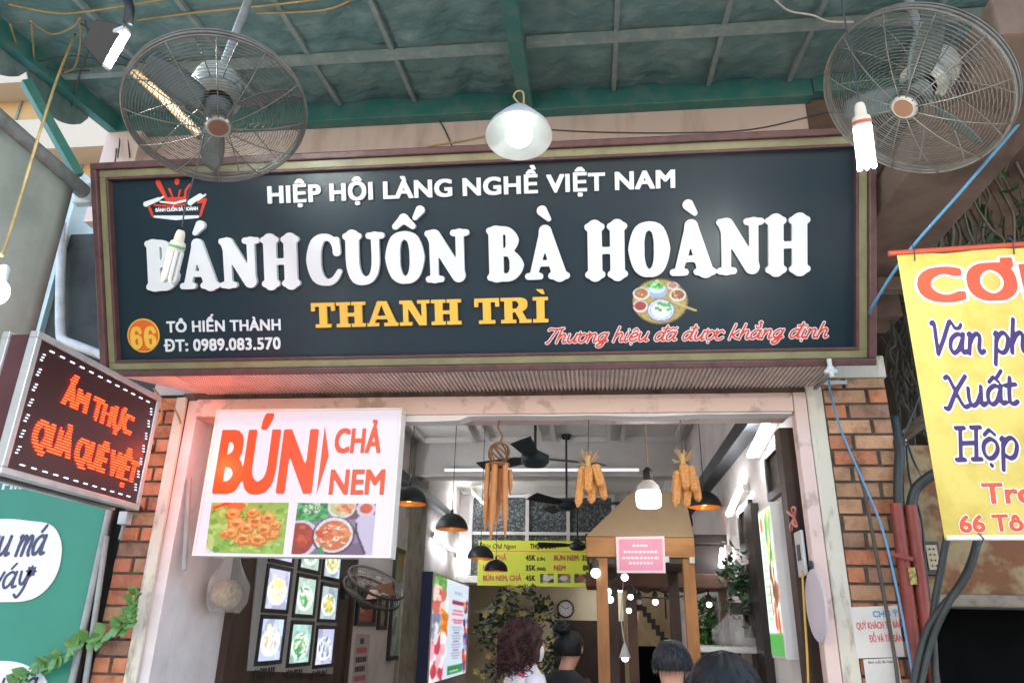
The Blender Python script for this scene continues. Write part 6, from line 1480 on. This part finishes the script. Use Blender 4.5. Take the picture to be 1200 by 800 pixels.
# ------------------------------------------------------------------ people
M_skin = mat('skin', (.52, .27, .17), .5, var=.12, nscale=8); M_hairb = mat('black_hair', (.006, .006, .007), .55, spec=.3, var=.4, nscale=40, stretch=(1, 1, .15)); M_hairr = mat('auburn_hair', (.026, .010, .011), .6, spec=.25, var=.6, nscale=30, col2=(.06, .022, .02))
M_trouser = mat('dark_trousers', (.02, .022, .03), .8)
def person(label, x, y, H, yaw, build=1.0, head_bend=.0, group=None):
    """standing figure, one skin; local +y is where it faces"""
    k = H / 1.68; R = Matrix.Rotation(yaw, 3, 'Z'); t = thing('person', label, 'person', (x, y, 0), group)
    W = lambda p: np.array(R @ Vector((p[0] * k, p[1] * k, p[2] * k))) + np.array([x, y, 0])
    hb = head_bend
    J = {'pel': (0, 0, .93, .125, .10), 'sp': (0, 0, 1.08, .115, .085), 'ch': (0, -.005, 1.25, .135, .095), 'nb': (0, -.01, 1.39, .07, .06), 'nk': (0, .0 + hb * .3, 1.45, .05, .05),
         'jw': (0, .03 + hb * .7, 1.515, .062, .068), 'hd': (0, .02 + hb, 1.585, .074, .09), 'tp': (0, .01 + hb, 1.64, .055, .065)}
    E = [('pel', 'sp'), ('sp', 'ch'), ('ch', 'nb'), ('nb', 'nk'), ('nk', 'jw'), ('jw', 'hd'), ('hd', 'tp')]
    for s, n in ((-1, 'l'), (1, 'r')):
        J.update({'sh' + n: (s * .15, -.01, 1.355, .055, .055), 'el' + n: (s * .215, .01, 1.10, .038, .038), 'wr' + n: (s * .19, .16, .93, .027, .027), 'pm' + n: (s * .18, .225, .90, .034, .018),
                  'hp' + n: (s * .085, 0, .86, .085, .085), 'kn' + n: (s * .095, .01, .48, .055, .055), 'an' + n: (s * .1, -.01, .08, .036, .036), 'to' + n: (s * .115, .13, .035, .032, .025)})
        E += [('ch', 'sh' + n), ('sh' + n, 'el' + n), ('el' + n, 'wr' + n), ('wr' + n, 'pm' + n), ('pel', 'hp' + n), ('hp' + n, 'kn' + n), ('kn' + n, 'an' + n), ('an' + n, 'to' + n)]
        for q in range(4):
            fx = s * (.18 + (q - 1.5) * .018); a = 'f%d%s' % (q, n); b2 = a + 'b'
            J[a] = (fx, .275 - .006 * abs(q - 1.2), .885, .0095, .0095); J[b2] = (fx - s * .004, .305 - .01 * abs(q - 1.2), .862, .008, .008); E += [('pm' + n, a), (a, b2)]
        J['th' + n] = (s * .14, .225, .89, .011, .011); J['tt' + n] = (s * .128, .262, .875, .009, .009); E += [('pm' + n, 'th' + n), ('th' + n, 'tt' + n)]
    ks = list(J); idx = {n: i for i, n in enumerate(ks)}
    me = bpy.data.meshes.new('tmp'); me.from_pydata([tuple(float(c) for c in W(J[n][:3])) for n in ks], [(idx[a], idx[b]) for a, b in E], [])
    o = bpy.data.objects.new('tmp', me); COL.objects.link(o); o.modifiers.new('skin', 'SKIN')
    for i, n in enumerate(ks): me.skin_vertices[0].data[i].radius = (J[n][3] * k * build, J[n][4] * k * build)
    me.skin_vertices[0].data[0].use_root = True
    s_ = o.modifiers.new('sub', 'SUBSURF'); s_.levels = 2; s_.render_levels = 2
    bpy.context.view_layer.update(); m2 = bpy.data.meshes.new_from_object(o.evaluated_get(_dg())); bpy.data.objects.remove(o)
    V = [v.co[:] for v in m2.vertices]; F = [tuple(p.vertices) for p in m2.polygons]; bpy.data.meshes.remove(m2)
    body = MB(); body.add(V, F); body.build('body', M_skin, t, smooth=180)
    hc = W(J['hd'][:3])
    for s, nm in ((-1, 'ear'), (1, 'ear')):
        c = W((s * .082, .02 + hb, 1.575)); ex = np.array(R @ Vector((.25 * s, -.35, 0)))
        b = MB(); b.ball((0, 0, 0), (.012 * k, .02 * k, .034 * k), 14, 10); Mx = Matrix.Translation(Vector(c)) @ (R @ Matrix.Rotation(-s * .35, 3, 'Z')).to_4x4(); b.build(nm, M_skin, t, M=Mx, smooth=180)
    b = MB(); b.ball((0, 0, 0), (.013 * k, .02 * k, .022 * k), 12, 8); b.build('nose', M_skin, t, M=Matrix.Translation(Vector(W((0, .105 + hb, 1.555)))) @ R.to_4x4(), smooth=180)
    b = MB()
    for s in (-1, 1): b.ball(W((s * .031, .092 + hb, 1.585)), .011 * k, 10, 8)
    b.build('eyes', M_black, t, smooth=180)
    # shirt and trousers follow the body
    def ring_loft(rs, name, m, sleeves=None, n=36):
        b = MB()
        vs = []; 
        for (z, rx, ry, cy) in rs:
            for j in range(n):
                a = 2 * math.pi * j / n; f = 1 + .012 * math.sin(5 * a + z * 25) + .01 * math.sin(9 * a - z * 17)
                ca, sa = math.cos(a), math.sin(a); e = .8
                vs.append(W((rx * f * build * math.copysign(abs(ca) ** e, ca), cy + ry * f * build * math.copysign(abs(sa) ** e, sa), z)))
        b.add(vs, [(i * n + j, i * n + (j + 1) % n, (i + 1) * n + (j + 1) % n, (i + 1) * n + j) for i in range(len(rs) - 1) for j in range(n)])
        for sl in (sleeves or []): b.tube([W(p) for p, _ in sl], [r * k * build for _, r in sl], 16, caps=False)
        return b.build(name, m, t, smooth=180, solid=.004)
    t['k'] = k
    return t, W, k, R, J, ring_loft, hc
TORSO = [(.80, .175, .125, 0), (.95, .165, .12, 0), (1.1, .155, .112, 0), (1.25, .175, .118, -.005), (1.34, .19, .105, -.01), (1.385, .165, .088, -.01), (1.415, .115, .075, -.01), (1.435, .078, .066, -.006), (1.445, .07, .062, 0)]
SLV = [[((s * .15, -.01, 1.375), .062), ((s * .185, -.005, 1.30), .068), ((s * .205, .0, 1.2), .064), ((s * .213, .008, 1.13), .062)] for s in (-1, 1)]
LEGS = [[((s * .07, 0, .93), .115), ((s * .09, 0, .8), .105), ((s * .095, .01, .48), .075), ((s * .1, -.01, .1), .065)] for s in (-1, 1)]
def trousers(t, W, k, m=M_trouser):
    b = MB()
    for lg in LEGS: b.tube([W(p) for p, _ in lg], [r * k for _, r in lg], 16, caps=False)
    b.build('trousers', m, t, smooth=180)
    b = MB()
    for s in (-1, 1): b.tube([W((s * .1, -.06, .035)), W((s * .105, .03, .04)), W((s * .12, .16, .03))], [.038 * k, .045 * k, .038 * k], 12)
    b.build('shoes', M_black, t, smooth=180)
def hair_cap(t, W, k, R, hb, m, rx=.098, ry=.118, rz=.118, cz_=1.588, cy=-.008, front=.5, low=-.45, rough=.012, seed=1, name='hair', lump=9):
    """a cap of hair over the skull, open towards the face"""
    rr = random.Random(seed); ph = [rr.uniform(0, 6.28) for _ in range(6)]; b = MB(); nu, nv = 64, 30
    def f(u, v):
        a = 2 * math.pi * u; face = max(0, math.sin(a)) ** 2     # a = pi/2 is the face side
        lo_ = low + (front - low) * face; zt = 1 - v * (1 - lo_); zt = max(-1, zt); rr_ = math.sqrt(max(0, 1 - zt * zt)) if zt > 0 else (.98 if low < -.9 else math.sqrt(1 - .75 * zt * zt))
        d = 1 + rough * 6 * (math.sin(lump * a + ph[0] + 5 * v) * math.sin(7 * v + ph[1]) * .6 + math.sin(lump * 2.3 * a + ph[2] - 9 * v) * .3)
        return W((rx * rr_ * math.cos(a) * d, cy + hb + ry * rr_ * math.sin(a) * d, cz_ + rz * zt * (1 + (d - 1) * .7)))
    b.grid(f, nu, nv); return b.build(name, m, t, smooth=180, solid=.006)
def strands(t, W, k, hb, m, n, seed, rx, ry, rz, cz_, low, ln, r=.004, curl=.0, cy=-.008, name='hair_strands'):
    rr = random.Random(seed); b = MB()
    for _ in range(n):
        a = rr.uniform(math.pi * .93, math.pi * 2.07) if curl else rr.uniform(0, 6.28); zt = rr.uniform(low, 1); q = math.sqrt(max(0, 1 - zt * zt)) if zt > 0 else 1.0
        p = np.array([rx * q * math.cos(a), cy + hb + ry * q * math.sin(a), cz_ + rz * zt]); P = [p]; d = np.array([math.cos(a) * .5, math.sin(a) * .5, -.5 + .6 * zt])
        for i in range(5):
            d = d * .75 + np.array([rr.gauss(0, .25), rr.gauss(0, .25), -.5]) + (np.array([math.cos(a + i * 1.9), math.sin(a + i * 1.9), 0]) * curl); p = p + _n(d) * ln / 5; P.append(p)
        b.tube([W(q_) for q_ in catmull(P, 3)], [r * k * (1 - i / 17.) for i in range(16)], 5)
    return b.build(name, m, t, smooth=180)
def curls(t, W, k, m, n, seed, rx, ry, rz, cz_, cy, name='hair_curls'):
    rr = random.Random(seed); b = MB()
    for _ in range(n):
        a = rr.uniform(math.pi * .95, math.pi * 2.05) if rr.random() < .85 else rr.uniform(0, 6.28); zt = rr.uniform(-1.05, .98)
        if math.sin(a) > .1: zt = rr.uniform(.7, .98)
        q = math.sqrt(max(.02, 1 - zt * zt)) if zt > 0 else 1.0
        o = np.array([math.cos(a), math.sin(a), 0.0]); p = np.array([rx * q * math.cos(a), cy + ry * q * math.sin(a), cz_ + rz * zt]); tg = np.array([-math.sin(a), math.cos(a), 0])
        R_ = rr.uniform(.007, .014); ln = rr.uniform(.05, .10); tn = rr.uniform(1.2, 2.6); ph = rr.uniform(0, 6.28); sw = rr.uniform(-.4, .4); P = []
        for i in range(15):
            s = i / 14; th = ph + tn * 6.28 * s; P.append(W(p + np.array([0, 0, -ln * s]) + tg * (sw * ln * s + R_ * math.cos(th)) + o * (R_ * math.sin(th) + .25 * ln * s * (1 - s) + max(0, zt) * .0)))
        b.tube(P, [.0052 * k * (1 - .6 * i / 14) for i in range(15)], 5)
    return b.build(name, m, t, smooth=180)
# woman with curly auburn hair, white floral blouse and mask
c = at(604, 752, d=4.62)
t, W, k, R, J, loft, hc = person('woman with curly auburn hair in a white floral blouse, left of the stall', c[0] + .07, c[1], 1.645, math.radians(-62))
M_floral = mat('white_blouse', (.74, .72, .77), .7)
loft(TORSO, 'blouse', M_floral, SLV); trousers(t, W, k)
rr = random.Random(3); b1, b2 = MB(), MB()
for i in range(90):
    a = rr.uniform(0, 6.28); z = rr.uniform(1.0, 1.42)
    rx, ry = np.interp(z, [q[0] for q in TORSO], [q[1] for q in TORSO]), np.interp(z, [q[0] for q in TORSO], [q[2] for q in TORSO])
    P = np.array([(rx + .007) * math.copysign(abs(math.cos(a)) ** .8, math.cos(a)), (ry + .007) * math.copysign(abs(math.sin(a)) ** .8, math.sin(a)) - .008, z]); tg = _n(np.array([-math.sin(a), math.cos(a), 0])); up_ = np.array([0, 0, 1.0]); w = rr.uniform(-.9, .9); e1 = tg * math.cos(w) + up_ * math.sin(w); e2 = -tg * math.sin(w) + up_ * math.cos(w); s1, s2 = rr.uniform(.022, .046), rr.uniform(.008, .017)
    (b1 if i % 3 else b2).add([W(P + e1 * s1 * math.cos(q) + e2 * s2 * math.sin(q)) for q in np.linspace(0, 2 * math.pi, 9)[:-1]], [tuple(range(8))])
b1.build('purple_print', mat('purple_print', (.14, .07, .24), .7), t); b2.build('red_print', mat('dark_red_print', (.42, .05, .10), .7), t)
hair_cap(t, W, k, R, 0, M_hairr, .135, .140, .128, 1.582, -.035, front=.55, low=-1.0, rough=.03, seed=5, lump=6)
curls(t, W, k, M_hairr, 430, 8, .134, .138, .128, 1.582, -.035)
strands(t, W, k, 0, M_hairr, 300, 8, .13, .134, .124, 1.582, -1.05, .05, .003, 1.3, -.035)
b = MB()
def mk(u, v):
    a = (u - .5) * 2.3; z = 1.553 - .09 * v; r_ = .084 - .02 * abs(v - .45) ** 1.5
    return W((r_ * math.sin(a) * (1 - .25 * v), .012 + (.098 + .012 * math.sin(math.pi * v)) * math.cos(a) * (1 - .08 * v), z))
b.grid(mk, 16, 10).build('face_mask', mat('white_mask', (.70, .72, .73), .8), t, smooth=180, solid=.002)
# woman with a black bun and black shirt
c = at(681, 752, d=4.95)
t, W, k, R, J, loft, hc = person('woman with a high black bun and black shirt behind the left stall post', c[0] - .11, c[1] - .05, 1.60, math.radians(-38), head_bend=.055)
M_bshirt = mat('black_shirt', (.012, .013, .015), .8, var=.3)
loft(TORSO, 'shirt', M_bshirt, SLV); trousers(t, W, k)
hair_cap(t, W, k, R, .055, M_hairb, .093, .112, .112, 1.59, -.004, front=.55, low=-.5, rough=.004, seed=2, lump=16)
cb_ = W((0, -.03, 1.715)); b = MB(); b.ball(cb_, (.056 * k, .056 * k, .048 * k), 20, 14)
for i in range(5):
    a = i * 1.25; b.tube([cb_ + np.array([math.cos(a + q) * .05, math.sin(a + q) * .05, .02 * math.sin(q * 2 + i)]) * k for q in np.linspace(0, 2.6, 10)], .014 * k, 6)
b.build('hair_bun', M_hairb, t, smooth=180)
strands(t, W, k, .055, M_hairb, 420, 4, .093, .112, .112, 1.59, -.35, .03, .0014)
# pink lettering marks on the back of the shirt
b = MB(); rr = random.Random(6)
for i in range(15):
    x = -.13 + i * .018; z = 1.27 - .02 * (i % 3) * .3
    b.tube([W((x + rr.uniform(-.01, .01), -.128 + .0 * i - .006 * (1 - abs(x) / .15), z + rr.uniform(.0, .045))), W((x + rr.uniform(-.012, .012), -.131, z - rr.uniform(.0, .05)))], .0045, 5)
b.build('pink_print', mat('pink_print', (.62, .20, .26), .7), t)
# man seen from behind at the stall
c = at(789, 789, d=3.45)
t, W, k, R, J, loft, hc = person('short haired person seen from behind in front of the right stall post', c[0], c[1], 1.56, math.radians(8), head_bend=.02)
loft(TORSO, 'shirt', mat('grey_shirt', (.12, .13, .15), .8), SLV); trousers(t, W, k)
hair_cap(t, W, k, R, .02, mat('greying_hair', (.012, .012, .014), .55, spec=.3, var=.8, nscale=60, col2=(.035, .036, .04), stretch=(1, 1, .2)), .094, .112, .108, 1.592, -.004, front=.5, low=-.3, rough=.006, seed=7, lump=15)
strands(t, W, k, .02, MATS['greying_hair'], 700, 14, .0945, .1125, .1085, 1.592, -.3, .035, .0015)
# nearest head, black hair, at the bottom edge
c = at(850, 815, d=1.72)
t, W, k, R, J, loft, hc = person('person with thick black hair nearest the camera at the bottom edge', c[0], c[1], 1.545, math.radians(-6))
loft(TORSO, 'shirt', mat('navy_shirt', (.03, .035, .06), .8), SLV); trousers(t, W, k)
hair_cap(t, W, k, R, 0, M_hairb, .096, .116, .114, 1.588, -.004, front=.5, low=-.5, rough=.006, seed=12, lump=13)
strands(t, W, k, 0, M_hairb, 900, 24, .096, .115, .112, 1.588, -.3, .05, .0014)
